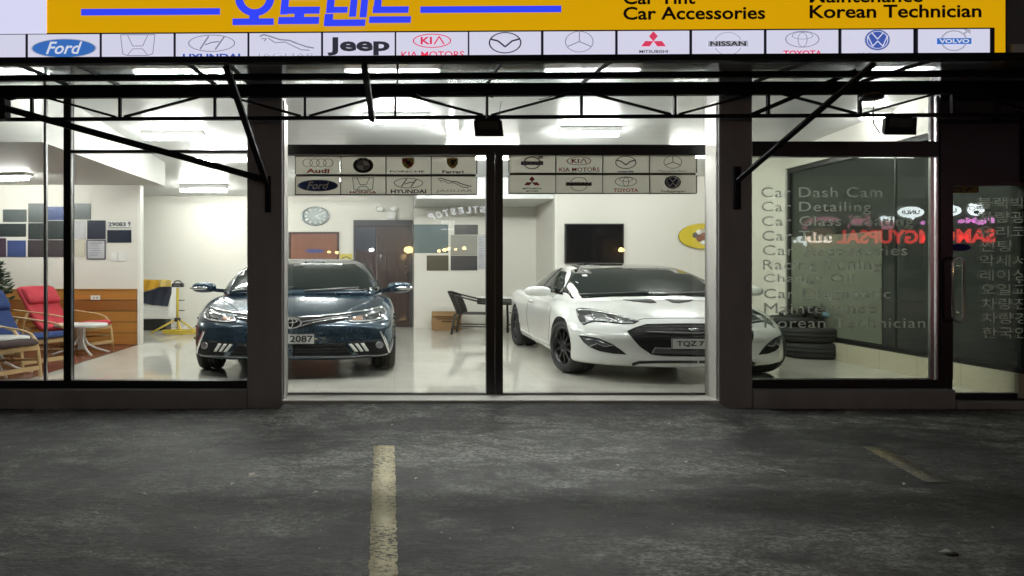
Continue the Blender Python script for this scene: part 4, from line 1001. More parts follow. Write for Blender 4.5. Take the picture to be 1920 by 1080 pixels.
for mir in (False, True):
    px = K.mapper('px', mir, which=[0])
    def dec(name, poly, m, off, parent=None, step=6, depth=.012):
        mb = MB(); K.decal(mb, [Z1(*p) for p in poly], px, step, off, depth); return K.part(name, mb, M[m], parent)
    def stk(name, pts, w, m, off, parent=None, n=6):
        mb = MB(); K.stroke(mb, [Z1(*p) for p in pts], w, px, off, n=n); return K.part(name, mb, M[m], parent)
    hl = dec('headlight', [(512, 384), (535, 376), (600, 382), (700, 400), (800, 425), (892, 456), (862, 472), (800, 474), (700, 465), (630, 460), (590, 466), (560, 480), (535, 458), (518, 420)], 'lampdark', .005)
    dec('lens', [(600, 400), (690, 416), (720, 448), (680, 458), (620, 450)], 'lamp', .009, hl, 5)
    dec('lens', [(560, 425), (600, 418), (612, 450), (580, 460)], 'lampwhite', .0095, hl, 5)
    dec('lens', [(740, 430), (850, 456), (840, 464), (770, 462)], 'lamp', .009, hl, 5)
    stk('light_strip', [(524, 388), (600, 392), (700, 408), (800, 432), (880, 456)], 1.3, 'lampwhite', .011, hl)
    stk('light_strip', [(552, 472), (590, 458), (640, 452), (720, 458), (800, 468), (856, 468)], 1.5, 'lampwhite', .011, hl)
    stk('light_strip', [(680, 418), (700, 436), (742, 452)], 1.4, 'lampwhite', .012, hl)
    fg = dec('fog_light_recess', [(530, 540), (580, 545), (650, 558), (730, 592), (780, 625), (818, 655), (740, 650), (660, 636), (600, 612), (560, 582)], 'mesh', .005)
    dec('fog_light', [(552, 552), (640, 566), (720, 600), (690, 606), (640, 590), (600, 606), (575, 582)], 'lamp', .010, fg, 5)
    stk('light_strip', [(600, 606), (640, 590), (690, 608), (735, 600)], 1.1, 'silverrim', .013, fg)
    gr = dec('grille', [(822, 520), (870, 498), (935, 479), (1080, 476), (XC + 6, 475), (XC + 9, 668), (1060, 664), (965, 656), (900, 612), (858, 566)], 'mesh', .006)
    stk('grille_bar', [(935, 524), (1050, 530), (XC, 532)], 4.5, 'blackplastic', .014, gr)
    for q in (490, 508, 548): stk('grille_bar', [(900 + abs(q - 505) * .4, q + 2), (1050, q), (XC, q)], .8, 'blackplastic', .011, gr)
    stk('grille_edge', [(822, 520), (870, 498), (935, 479), (1080, 476), (XC, 475)], 1.8, 'gap', .012, gr)
    ic = dec('intercooler', [(985, 612), (1100, 616), (XC + 7, 618), (XC + 7, 656), (1100, 654), (965, 650)], 'disc', .010, gr)
    for q in range(4): stk('intercooler_row', [(978, 620 + q * 9), (1100, 623 + q * 9), (XC, 625 + q * 9)], .7, 'ink', .014, ic)
    stk('lower_lip', [(850, 714), (890, 702), (1000, 699), (XC + 8, 699)], 5.0, 'ink', .008)
    stk('panel_gap', [(880, 450), (920, 440), (1080, 437), (XC, 437)], .8, 'gap', .002)
    dec('hood_scoop', [(722, 316), (850, 316), (965, 323), (996, 345), (960, 348), (860, 338)], 'ink', .005, None, 5)
    sd = K.mapper('side', mir, which=[1]); sb = K.mapper('side', mir, which=[0])
    mb = MB(); K.decal(mb, [(1.52, .95), (1.78, 1.11), (2.15, 1.255), (2.6, 1.315), (2.95, 1.29), (3.2, 1.2), (3.35, 1.06), (3.15, 1.0), (2.3, .965)], sd, .1, .005, .004); K.part('side_window', mb, M['carglass'])
    mb = MB(); K.stroke(mb, [(2.62, .98), (2.66, 1.31)], .05, sd, .009); K.part('window_pillar', mb, M['blackplastic'])
    for pts in ([(1.3, .88), (1.28, .6), (1.4, .22)], [(2.75, .93), (2.8, .6), (2.65, .24)]):
        mb = MB(); K.stroke(mb, pts, .008, sb, .002); K.part('panel_gap', mb, M['gap'])
    mb = MB(); K.stroke(mb, [(2.42, .80), (2.62, .81)], .028, sb, .028); K.part('door_handle', mb, M['whitepaint'])
    mb = MB(); K.stroke(mb, [(1.3, .30), (2.4, .28), (3.2, .31)], .03, sb, .012); K.part('sill_crease', mb, M['whitepaint'])
    sg = -1 if not mir else 1
    mb = MB(); mb.blob((sg * 1.0, 1.50, 1.0), (.125, .085, .07), pw=.8); mb.bar((sg * .84, 1.56, .95), (sg * .93, 1.53, .975), .06, .045); mr = K.part('side_mirror', mb, M['whitepaint'])
    mb = MB(); mb.blob((sg * .985, 1.575, 1.0), (.10, .02, .055), pw=.7); K.part('mirror_glass', mb, M['chrome'], mr)
    K.wheel(sg * .79, .86, .33, .235, 9, 10, 'blackrim', .72, .035); K.wheel(sg * .81, 3.68, .33, .245, 0, 10, 'blackrim', .72, .035)
c, n_ = F0(0, .60)
mb = MB(); mb.blob((0, c.y - .012, .612), (.045, .014, .022)); K.part('emblem', mb, M['chrome'])
c, n_ = F0(0, .45); yp = c.y - .035
mb = MB(); mb.box(-.205, .205, yp, yp + .012, .40, .525, 0, .006); mb.box(-.15, .15, yp + .012, yp + .07, .43, .5); pl = K.part('number_plate', mb, M['plate'])
d = Draw(0, .003, 0, lambda x, y, l: K.M @ Vector((x, yp - .001 - l, y)))
d.text('TQZ 7', -.165, .495, .045, .428, 0, bold=.025); d.mb.build('plate_characters', [M['ink']], pl)
plate_rim(K, yp, -.205, .205, .40, .525, pl)
for a, b_ in (((-.66, .955), (-.05, .985)), ((-.02, .96), (.55, .985))):
    mb = MB(); K.stroke(mb, [a, b_], .014, wind, .02, .0); K.part('wiper', mb, M['blackplastic'])
mb = MB(); K.decal(mb, [(-.52, 1.195), (-.475, 1.195), (-.475, 1.215), (-.52, 1.215)], wind, .03, .010, 0); K.part('windshield_sticker', mb, M['plate'])
sp = MB(); rows = []
for i in range(13):
    x = -.72 + 1.44 * i / 12; f = 1 - abs(x) / .75; rows.append([(x, 4.42, 1.02 + .06 * min(1, f * 4)), (x, 4.5, 1.04 + .07 * min(1, f * 4)), (x, 4.58, 1.03 + .06 * min(1, f * 4))])
# ---------------------------------------------------------------- wall pictures in the lounge
def pic_mat(name, col, col2=None):
    return mat('print_' + name, col, .35, var=.45, scale=5, coat=.3)
def wall_flat(name, cat, label, q, Y, m, th=.012, group=None, frame=None):
    px0, py0, px1, py1 = q
    a = P(px0, py1, Y); b_ = P(px1, py0, Y)
    if frame:
        t = thing(name, label, cat, P((px0 + px1) / 2, py1, Y), group)
        mb = MB(); w = .018
        mb.box(a.x, b_.x, Y - th - .006, Y - .001, a.z, a.z + w); mb.box(a.x, b_.x, Y - th - .006, Y - .001, b_.z - w, b_.z)
        mb.box(a.x, a.x + w, Y - th - .006, Y - .001, a.z + w, b_.z - w); mb.box(b_.x - w, b_.x, Y - th - .006, Y - .001, a.z + w, b_.z - w); mb.build('frame', frame, t)
        mb = MB(); mb.box(a.x + w, b_.x - w, Y - th, Y - .002, a.z + w, b_.z - w); mb.build('print', m, t); return t
    mb = MB(); mb.box(a.x, b_.x, Y - th, Y - .001, a.z, b_.z, 0, .002)
    return solo(mb, name, [m], label, cat, P((px0 + px1) / 2, py1, Y), group)
PW = 4.388
def Z4(q): return q[0] / 3.375, q[1] / 3.375 + 180, q[2] / 3.375, q[3] / 3.375 + 180
gy = pic_mat('grey', (.085, .10, .10)); bl = pic_mat('blue', (.05, .075, .2)); dk = pic_mat('dark', (.028, .036, .036)); pa = pic_mat('paper', (.5, .5, .52)); cr = pic_mat('cream', (.55, .52, .42)); br_ = pic_mat('brown', (.05, .042, .045)); nv = pic_mat('navy', (.015, .02, .035)); mv = pic_mat('mauve', (.05, .03, .05))
for q, m, lb in [((20,718,168,797), gy, 'plain grey photo print, upper left of the lounge photo wall'), ((180,680,295,800), gy, 'tall slate photo print, highest of the lounge photo wall'), ((302,702,425,785), bl, 'bright blue photo print at the top, beside the black mullion'), ((458,680,575,780), gy, 'grey photo print standing highest right of the mullion'),
    ((-20,808,166,890), dk, 'wide dark photo print at the left edge of the middle row'), ((180,805,294,907), dk, 'dark green photo print under the tall slate one'), ((300,790,425,907), dk, 'black photo print with a pale figure, under the blue one'), ((445,790,540,903), pa, 'white printed sheet right of the mullion'), ((553,787,669,905), nv, 'dark photo print left of the number notice'),
    ((680,848,832,928), nv, 'dark navy photo print below the number notice'), ((-60,900,40,1018), mv, 'dark mauve photo print in the lowest row, first from the left edge'), ((48,914,164,1018), bl, 'dark blue photo print in the lowest row'), ((177,912,293,1018), br_, 'dark brown photo print in the lowest row beside the thin glass joint'), ((300,912,425,1018), br_, 'dark brown photo print in the lowest row beside the mullion'), ((445,910,538,1017), cr, 'cream certificate sheet under the white printed sheet')]:
    wall_flat('wall_photo', 'photo print', lb, Z4(q), PW, m, .01, 'photo prints on the lounge wall')
t = wall_flat('wall_photo', 'photo print', 'pale document in a thin dark frame, lowest of the photo wall', Z4((550,910,670,1034)), PW, pa, .01, 'photo prints on the lounge wall', frame=mat('frame_dark', (.12, .12, .15), .4))
d = Draw(PW - .011, .001)
for k in range(6): d.rect(168 + (k % 2) * 2, 456 + k * 4.4, 192 - (k * 7 % 9), 457.2 + k * 4.4, 0)
d.mb.build('text_block', [mat('faint_print', (.25, .27, .33), .6)], t)
t = thing('number_notice', 'white notice with the number 29083 on the lounge wall', 'notice', P(224, 428, PW))
q = Z4((680, 793, 834, 838)); a = P(q[0], q[3], PW); b_ = P(q[2], q[1], PW)
mb = MB(); mb.box(a.x, b_.x, PW - .008, PW - .001, a.z, b_.z); mb.build('card', M['white'], t)
d = Draw(PW - .009, .001); d.text('29083', 203, 416.5, 236, 424.5, 0, bold=.03); d.text('9', 240, 415.5, 245, 424, 0, bold=.02); d.line([(203, 427), (246, 427)], 1, 0); d.mb.build('number', [M['ink']], t)
for q, lb in (((705, 990, 742, 1046), 'white wall switch, left one of the pair on the lounge wall'), ((752, 990, 798, 1046), 'white wall switch, right one of the pair on the lounge wall')):
    t = wall_flat('wall_switch', 'switch', lb, Z4(q), PW, M['white'], .012); q = Z4(q)
    mb = MB(); a = P(q[0] + 4, q[3] - 5, PW); b_ = P(q[2] - 4, q[1] + 5, PW); mb.box(a.x, b_.x, PW - .018, PW - .012, a.z, b_.z, 0, .002); mb.build('rocker', M['trim'], t)
wv = 4.364
t = wall_flat('wall_socket', 'socket', 'white socket plate on the wooden wainscot behind the round table', (170.5, 554, 188, 562), wv, M['white'], .012)
d = Draw(wv - .0125, .001); d.rect(175, 557, 177, 559.5, 0); d.rect(181, 557, 183, 559.5, 0); d.mb.build('slots', [M['ink']], t)

# ---------------------------------------------------------------- lounge chairs and round tables
def place(mb, yaw, loc): mb.xf(Matrix.Translation(loc) @ Matrix.Diagonal((SX, 1, 1, 1)) @ Matrix.Rotation(radians(yaw), 4, 'Z')); return mb
M['birch'] = mat('bent_birch', (.5, .34, .16), .4, var=.2, scale=4, stretch=(1, 1, 6), coat=.2)
def fabric(n, c): return mat('fabric_' + n, c, .9, var=.18, scale=9, bump=.35, bscale=30)
def lounge_chair(px, Y, yaw, col, label, group='bentwood lounge chairs'):
    loc = Vector((PX(px, Y), Y, 0)); t = thing('lounge_chair', label, 'lounge chair', loc, group)
    prof = [(.43, .415), (.40, .445), (.30, .43), (.14, .39), (0, .355), (-.09, .355), (-.15, .41), (-.20, .52), (-.26, .66), (-.315, .79), (-.36, .90), (-.395, .985), (-.405, 1.0)]
    def slab(pr, hw, th, z=0):
        rows = []
        for i, (f, z_) in enumerate(pr):
            a, b_ = pr[max(0, i - 1)], pr[min(len(pr) - 1, i + 1)]; tx, tz = b_[0] - a[0], b_[1] - a[1]; l = math.hypot(tx, tz); nx, nz = tz / l, -tx / l
            e = .45 if i in (0, len(pr) - 1) else 1
            ring = []
            for k in range(20):
                c, s_ = cos(2*pi*k/20), sin(2*pi*k/20); u = math.copysign(abs(c)**.3, c) * hw * (.97 if e < 1 else 1); v = math.copysign(abs(s_)**.55, s_) * th * e * (1 + .12 * sin(i * 2.1 + k))
                ring.append((u, -(f + nx * v), z_ + nz * v))
            rows.append(ring)
        mb = MB(); mb.grid(rows, closed=True); mb.add(rows[0], [list(range(20))], 0, True); mb.add(rows[-1], [list(range(20))], 0, True); return mb
    mb = slab(prof, .27, .042); cu = place(mb, yaw, loc).build('cushion', col, t)
    pr = [(-.262, .74), (-.27, .79), (-.30, .86), (-.335, .93), (-.36, .985), (-.385, 1.01)]
    mb = slab(pr, .26, .05); place(mb, yaw, loc).build('head_pillow', col, cu)
    for s_ in (-1, 1):
        mb = MB(); x = s_ * .315
        def pth(pts): return [(x, -f, z) for f, z in pts]
        mb.tube(pth([(-.40, .655), (-.2, .63), (.05, .595), (.22, .565), (.31, .525), (.36, .45), (.385, .32), (.40, .15), (.405, .012)]), .022, 8, ry=.55, up=(1, 0, 0))
        mb.tube(pth([(-.22, .625), (-.275, .45), (-.29, .25), (-.28, .012)]), .02, 8, ry=.55, up=(1, 0, 0))
        place(mb, yaw, loc).build('side_frame', M['birch'], t)
        mb = MB(); mb.tube(pth([(-.285, .2), (0, .19), (.39, .22)]), .016, 8, ry=.6); place(mb, yaw, loc).build('side_rail', M['birch'], t)
    for f, z in ((.38, .36), (-.26, .36), (.395, .12), (-.285, .14)):
        mb = MB(); mb.bar((-.315, -f, z), (.315, -f, z), .022, .05); place(mb, yaw, loc).build('cross_rail', M['birch'], t)
    return t
lounge_chair(120, 3.72, 72, fabric('red', (.5, .05, .07)), 'red cushioned bentwood lounge chair against the wooden wainscot')
lounge_chair(22, 1.95, 70, fabric('blue', (.022, .045, .15)), 'blue cushioned bentwood lounge chair in front of the red one')
lounge_chair(-52, .98, 74, fabric('brown', (.05, .03, .03)), 'dark brown bentwood lounge chair cut by the left picture edge')
M['tabletop'] = mat('white_table_plastic', (.72, .73, .7), .3, var=.05)
def round_table(px, Y, h, r, label):
    loc = Vector((PX(px, Y), Y, 0)); t = thing('round_table', label, 'table', loc, 'round white tables')
    mb = MB(); mb.lathe([(r * .9, h - .05), (r * .985, h - .045), (r, h - .03), (r, h - .012), (r * .98, h), (.01, h)], (0, 0, 0), 40); place(mb, 0, loc).build('tabletop', M['tabletop'], t)
    mb = MB(); mb.lathe([(.05, h - .06), (.034, h - .1), (.03, .12), (.05, .08)], (0, 0, 0), 16); place(mb, 0, loc).build('pedestal', M['tabletop'], t)
    for k in range(4):
        a = radians(38 + 90 * k); pts = [(.03, h - .08), (.036, .26), (.07, .16), (.16, .085), (.30, .018)]
        mb = MB(); mb.tube([(q * cos(a), q * sin(a), z) for q, z in pts], .015, 8); place(mb, 0, loc).build('leg', M['tabletop'], t)
round_table(152, 3.2, .475, .27, 'round white table with splayed legs beside the red lounge chair')
round_table(-8, 1.3, .475, .27, 'round white table with its edge at the left of the picture')

# plant behind the blue chair
X_, Y_ = PX(-30, 2.9), 2.9
t = thing('potted_plant', 'bushy dark green artificial plant behind the blue chair', 'plant', (X_, Y_, 0))
mb = MB(); mb.lathe([(.12, 0), (.16, .02), (.19, .34), (.17, .34), (.16, .3), (.01, .3)], (X_, Y_, 0), 20); mb.build('pot', mat('pot_clay', (.12, .06, .04), .6), t)
mb = MB(); mb.tube([(X_, Y_, .3), (X_ + .02, Y_, .8), (X_, Y_, 1.25)], [.025, .02, .012], 8); mb.build('trunk', mat('stem', (.08, .05, .03), .8), t)
mb = MB()
for k in range(900):
    a = random.uniform(0, 2*pi); z = random.uniform(.62, 1.42); r = random.uniform(.05, .32) * (1 - .55 * abs(z - .95) / .5)
    c = Vector((X_ + r * cos(a) * 1.25, Y_ + r * sin(a), z)); dr_ = Vector((cos(a) * 1.2, sin(a), random.uniform(-.4, .7))).normalized(); L = random.uniform(.07, .13); sd = dr_.cross(Vector((0, 0, 1))).normalized() * L * .42; up = Vector((0, 0, .012))
    mb.add([c, c + dr_ * L * .45 + sd - up, c + dr_ * L, c + dr_ * L * .45 - sd - up, c + dr_ * L * .5 + up], [(0, 1, 4), (1, 2, 4), (2, 3, 4), (3, 0, 4)], random.choice((0, 0, 1)))
mb.build('foliage', [mat('leaf_dark', (.012, .036, .014), .45, var=.4, scale=3), mat('leaf_mid', (.028, .065, .022), .45, var=.4, scale=3)], t)

# ---------------------------------------------------------------- corner with trolley and work light
Yc = 6.9
t = thing('tool_cabinet', 'white cabinet with cloths over it beside the yellow work light', 'cabinet', P(290, 612, Yc))
a = P(250, 606, Yc); b_ = P(319, 531, Yc)
mb = MB(); mb.box(a.x, b_.x, Yc, Yc + .4, a.z + .09, b_.z, 0, .01); mb.build('body', M['white'], t)
for k in range(4):
    mb = MB(); z = a.z + .12 + k * .14; mb.box(a.x + .02, b_.x - .02, Yc - .012, Yc - .001, z, z + .125, 0, .004); mb.build('drawer', M['white'], t)
mb = MB(); mb.box(a.x + .02, b_.x - .1, Yc + .02, Yc + .36, .002, a.z + .08, 0, .01); mb.build('plinth', M['blackplastic'], t)
def cloth(name, label, pts, Y, m, waves=5):
    bm = bmesh.new(); vs = [bm.verts.new((x, y, 0)) for x, y in pts]; bm.faces.new(vs); bmesh.ops.triangulate(bm, faces=bm.faces[:])
    for ax in (0, 1):
        lo = min(p[ax] for p in pts); hi = max(p[ax] for p in pts); k = lo + 3
        while k < hi:
            bmesh.ops.bisect_plane(bm, geom=bm.verts[:] + bm.edges[:] + bm.faces[:], plane_co=(k, 0, 0) if ax == 0 else (0, k, 0), plane_no=(1, 0, 0) if ax == 0 else (0, 1, 0)); k += 3
    bm.verts.index_update(); fr = []
    for v in bm.verts:
        p = P(v.co.x, v.co.y, Y); p.y -= .012 * sin(v.co.x * .33 + v.co.y * .1); fr.append(p)
    fs = [[v.index for v in f.verts] for f in bm.faces]; bd = [[v.index for v in e.verts] for e in bm.edges if len(e.link_faces) == 1]; n = len(fr); bm.free()
    mb = MB(); bk = [p + Vector((0, .008, 0)) for p in fr]; mb.add(fr + bk, fs + [[i + n for i in f] for f in fs] + [[a, b, b + n, a + n] for a, b in bd], 0, True)
    return solo(mb, name, [m], label, 'cloth', P(pts[0][0], pts[-1][1], Y))
def Zc(*p): return [(x / 6.75 + 240, y / 6.75 + 500) for x, y in p]
cloth('work_cloth', 'dark navy cloth hanging over the white cabinet', Zc((70, 325), (160, 330), (310, 295), (400, 258), (555, 252), (548, 340), (500, 502), (300, 485), (160, 455), (70, 450)), Yc - .04, fabric('navy', (.02, .024, .04)))
cloth('work_cloth', 'orange yellow cloth on top of the white cabinet', Zc((60, 160), (398, 165), (398, 255), (300, 290), (160, 322), (60, 330)), Yc - .065, fabric('orange', (.55, .30, .025)))
cloth('work_cloth', 'pale yellow cloth hanging beside the orange one', Zc((402, 160), (545, 168), (552, 250), (402, 258)), Yc - .07, fabric('straw', (.62, .45, .14)))
Yt = 6.35
M['tripod'] = mat('yellow_tripod', (.6, .45, .05), .4, var=.1)
t = thing('work_light', 'yellow tripod work light with black lamp head in the corner', 'work light', P(333, 622, Yt))
top = P(333, 540, Yt); hub = P(333, 600, Yt)
mb = MB(); mb.tube([hub, top], .028, 10); mb.build('pole', M['tripod'], t)
for (px, py, dy) in ((286, 624, -.1), (372, 614, 0), (322, 618, .35), (352, 622, -.35)):
    g = P(px, py, Yt); g.z = .012; g.y += dy
    mb = MB(); mb.tube([hub + Vector((0, 0, .03)), g], .018, 8); mb.build('leg', M['tripod'], t)
mb = MB(); mb.lathe([(.05, -.03), (.065, -.02), (.065, .03), (.04, .05)], hub, 12); mb.build('hub', M['blackplastic'], t)
lh = P(333.5, 532, Yt); mb = MB(); mb.tube([P(x, y, Yt) for x, y in ((326, 535), (327, 529), (330, 526.5), (336, 526.5), (340, 529), (341, 535), (340, 537), (327, 537), (326, 535))], .012, 8); mb.box(lh.x - .11, lh.x + .11, Yt - .05, Yt + .06, PZ(538.5, Yt), PZ(531, Yt), 0, .01); hd = mb.build('lamp_head', M['blackplastic'], t)
mb = MB(); mb.box(lh.x - .07, lh.x + .07, Yt - .056, Yt - .05, PZ(537, Yt), PZ(532.5, Yt)); mb.build('lens', M['disc'], hd)
for py in (563, 582):
    mb = MB(); mb.tube([P(333, py, Yt), P(346, py, Yt)], .01, 6); mb.build('peg', M['blackplastic'], t)
mb = MB(); pts = []
for k in range(60):
    a = k * .42; pts.append((PX(345, Yt) + (.30 + .05 * sin(k * 1.3)) * cos(a) * 1.3, Yt - .15 + (.2 + .03 * cos(k)) * sin(a), .014 + .0012 * k))
mb.tube(pts, .011, 6); solo(mb, 'extension_cable', [M['tripod']], 'yellow cable coiled on the floor under the work light', 'cable', (PX(345, Yt), Yt, 0))

# ---------------------------------------------------------------- rear wall
YW = YB
t = thing('wall_clock', 'round silvery wall clock above the brown door', 'clock', P(591.5, 405, YW))
c = P(591.5, 405.5, YW); r = (618 - 565) / 2 * (YW - CY) / F / SX
def dsk(prof, name, m, par):
    mb = MB(); mb.lathe(prof, (0, 0, 0), 40, axis='y', sx=SX, caps=name != 'rim'); mb.xf(Matrix.Translation(c)); return mb.build(name, m, par)
dsk([(r, -.002), (r, -.04), (r * .93, -.045), (r * .92, -.03)], 'rim', mat('clock_rim', (.4, .43, .43), .25, .8), t)
dsk([(r * .92, -.002), (r * .92, -.022), (.005, -.022)], 'dial', mat('clock_dial', (.46, .50, .50), .6, .0, var=.15), t)
mb = MB()
for k in range(12):
    a = 2*pi*k/12; l = .82 if k % 3 else .74
    mb.bar(c + Vector((SX * r * l * sin(a), -.024, r * l * cos(a))), c + Vector((SX * r * .6 * sin(a), -.024, r * .6 * cos(a))), .003, .03)
mb.build('hour_marks', M['white'], t)
for a, l, w in ((125, .45, .022), (62, .68, .016)):
    a = radians(a); mb = MB(); mb.bar(c + Vector((0, -.028, 0)), c + Vector((SX * r * l * sin(a), -.028, r * l * cos(a))), .004, w); mb.build('hand', M['white'], t)
M['brown'] = mat('brown_door_wood', (.19, .075, .045), .4, var=.25, scale=3, stretch=(4, 1, .5), coat=.2)
M['darkwood'] = mat('dark_door_wood', (.03, .014, .012), .4, var=.4, scale=3, stretch=(4, 1, .5), coat=.2)
t = thing('brown_door', 'brown moulded wooden door behind the dark saloon', 'door', P(588, 613, YW))
def rbox(mb, q, y0, y1, Yp=YW, bev=0): a = P(q[0], q[3], Yp); b_ = P(q[2], q[1], Yp); mb.box(a.x, b_.x, y0, y1, max(a.z, .003), b_.z, 0, bev); return mb
rbox(MB(), (545, 438.5, 632.5, 612.5), YW - .03, YW - .002, bev=.004).build('leaf', M['brown'], t)
mb = MB(); rbox(mb, (541.5, 435, 545, 612.5), YW - .05, YW - .001); rbox(mb, (632.5, 435, 636, 612.5), YW - .05, YW - .001); rbox(mb, (545, 435, 632.5, 438.5), YW - .05, YW - .001); mb.build('door_frame', M['darkwood'], t)
for a, s_ in ((568, -1), (609, 1)):
    d = Draw(YW - .031, .004); d.line([(a - s_ * 1 + s_ * 14, 459), (a - s_ * 1 + s_ * 6, 452), (a - s_ * 12, 448.5)][::1], 2.2, 0); d.mb.build('moulding', [M['brown']], t)
    rbox(MB(), (a - 14, 466, a + 14, 520), YW - .036, YW - .03, bev=.003).build('panel', M['brown'], t)
d = Draw(YW - .037, .003); d.ell(590, 470.5, 18, 3.6, 0); d.mb.build('door_sign', [mat('sign_bluegrey', (.05, .06, .2), .4)], t)
t = wall_flat('poster', 'poster', 'small yellow poster beside the brown door above the saloon roof', (636.5, 476, 661, 497), YW, mat('poster_yellow', (.6, .52, .12), .5))
d = Draw(YW - .013, .002); d.ring(649, 488, 9, 7, 2, 0, a0=180, a1=360); d.mb.build('black_arc', [M['ink']], t)
t = thing('dark_door', 'tall dark wooden double door in the rear wall', 'door', P(716, 613, YW))
mb = MB(); rbox(mb, (663, 413, 773, 424), YW - .06, YW - .001); rbox(mb, (663, 424, 667, 612.5), YW - .06, YW - .001); rbox(mb, (768, 424, 773, 612.5), YW - .06, YW - .001); mb.build('door_frame', mat('door_frame_grey', (.06, .06, .065), .5, var=.2), t)
for a, b_ in ((667, 706), (707, 768)):
    lf = rbox(MB(), (a, 424, b_, 612.5), YW - .03, YW - .002).build('leaf', M['darkwood'], t)
    w = (b_ - a); n = 2 if w < 45 else 3
    for k in range(n):
        rbox(MB(), (a + 4 + k * (w - 6) / n, 476, a + (k + 1) * (w - 6) / n, 540), YW - .04, YW - .03, bev=.004).build('panel', M['darkwood'], lf); rbox(MB(), (a + 4 + k * (w - 6) / n, 546, a + (k + 1) * (w - 6) / n, 604), YW - .04, YW - .03, bev=.004).build('panel', M['darkwood'], lf)
for py in (500, 511):
    mb = MB(); mb.blob(P(761, py, YW - .06), (.035, .02, .012)); mb.build('handle', M['chrome'], t)
wall_flat('poster', 'poster', 'plain navy sheet taped on the dark door', (664.5, 425.5, 704, 470), YW - .062, nv, .008)
t = thing('emergency_light', 'white twin head emergency light over the dark door', 'emergency light', P(733, 410, YW))
rbox(MB(), (726, 398, 742, 411), YW - .09, YW - .001, bev=.008).build('case', M['white'], t)
for a in (712, 738):
    mb = MB(); c2 = P(a, 392, YW - .06); mb.lathe([(.05, .0), (.06, -.05), (.05, -.06), (.01, -.055)], c2, 16, axis='y', sx=SX); mb.tube([c2, P(733, 399, YW - .05)], .01, 6); mb.build('lamp_head', M['fix'], t)
rbox(MB(), (707, 411, 742, 412.6), YW - .05, YW - .001).build('conduit', M['trim'], t)
YR = 7.43
wall_flat('notice_panel', 'notice panel', 'teal grey blank panel on the recess wall', (776, 421, 840.5, 474.5), YR, mat('panel_teal', (.07, .11, .115), .4, var=.15))
wall_flat('notice_panel', 'notice panel', 'dark louvred panel beside the white strip on the recess wall', (852, 421.5, 896, 440), YR, mat('panel_dark', (.05, .05, .05), .4, var=.3))
wall_flat('notice_panel', 'notice panel', 'olive dark panel, lower left on the recess wall', (800, 479, 841, 507.5), YR, mat('panel_olive', (.045, .042, .018), .4, var=.2))
wall_flat('notice_panel', 'notice panel', 'charcoal panel low on the recess wall above the rattan chair', (845, 479.5, 895, 507), YR, mat('panel_charcoal', (.026, .026, .03), .4, var=.2))
wall_flat('notice_panel', 'notice panel', 'grey panel over the charcoal one on the recess wall', (845, 441, 895, 478.5), YR, mat('panel_grey', (.26, .26, .23), .5, var=.15))
rbox_ = MB(); rbox(rbox_, (841, 419, 844, 508), YR - .02, YR - .001, YR); solo(rbox_, 'cable_trunking', [M['trim']], 'thin white vertical trunking between the panels on the recess wall', 'trunking', P(842, 508, YR))
t = wall_flat('paper_notice', 'notice', 'white paper notice left of the centre door post', (896.5, 440, 913, 505), YR, pa, .004)
d = Draw(YR - .005, .001)
for k in range(14): d.line([(898, 445 + k * 4.2), (910 - (k * 5 % 6), 445 + k * 4.2)], .8, 0, k > 0)
d.mb.build('printed_lines', [MATS['faint_print']], t)

# ---------------------------------------------------------------- cardboard box, rattan chairs, table
Yx = 6.95
t = thing('cardboard_box', 'brown printed cardboard box on the floor by the rattan chair', 'box', P(838, 622, Yx))
a = P(811, 622, Yx); b_ = P(865, 584, Yx); M['card'] = mat('cardboard', (.32, .19, .085), .8, var=.12, scale=4)
mb = MB(); mb.box(a.x, b_.x, Yx, Yx + .35, .002, b_.z - .02, 0, .004); mb.build('carton', M['card'], t)
mb = MB(); mb.prism([(a.x, Yx, b_.z - .02), (b_.x, Yx, b_.z - .02), (b_.x + .02, Yx - .06, b_.z - .09), (a.x - .02, Yx - .06, b_.z - .09)], [(a.x, Yx + .004, b_.z - .016), (b_.x, Yx + .004, b_.z - .016), (b_.x + .02, Yx - .056, b_.z - .086), (a.x - .02, Yx - .056, b_.z - .086)]); mb.build('flap', M['card'], t)
d = Draw(Yx - .002, .001); d.line([(820, 598), (860, 598)], 1.6, 0); d.line([(828, 603), (850, 603)], 2.4, 0); d.line([(846, 615), (860, 616)], 1.8, 0); d.mb.build('printing', [mat('box_print', (.08, .045, .02), .7)], t)
M['rattan'] = mat('dark_rattan', (.022, .02, .018), .55, var=.5, scale=40, bump=.5, bscale=70)
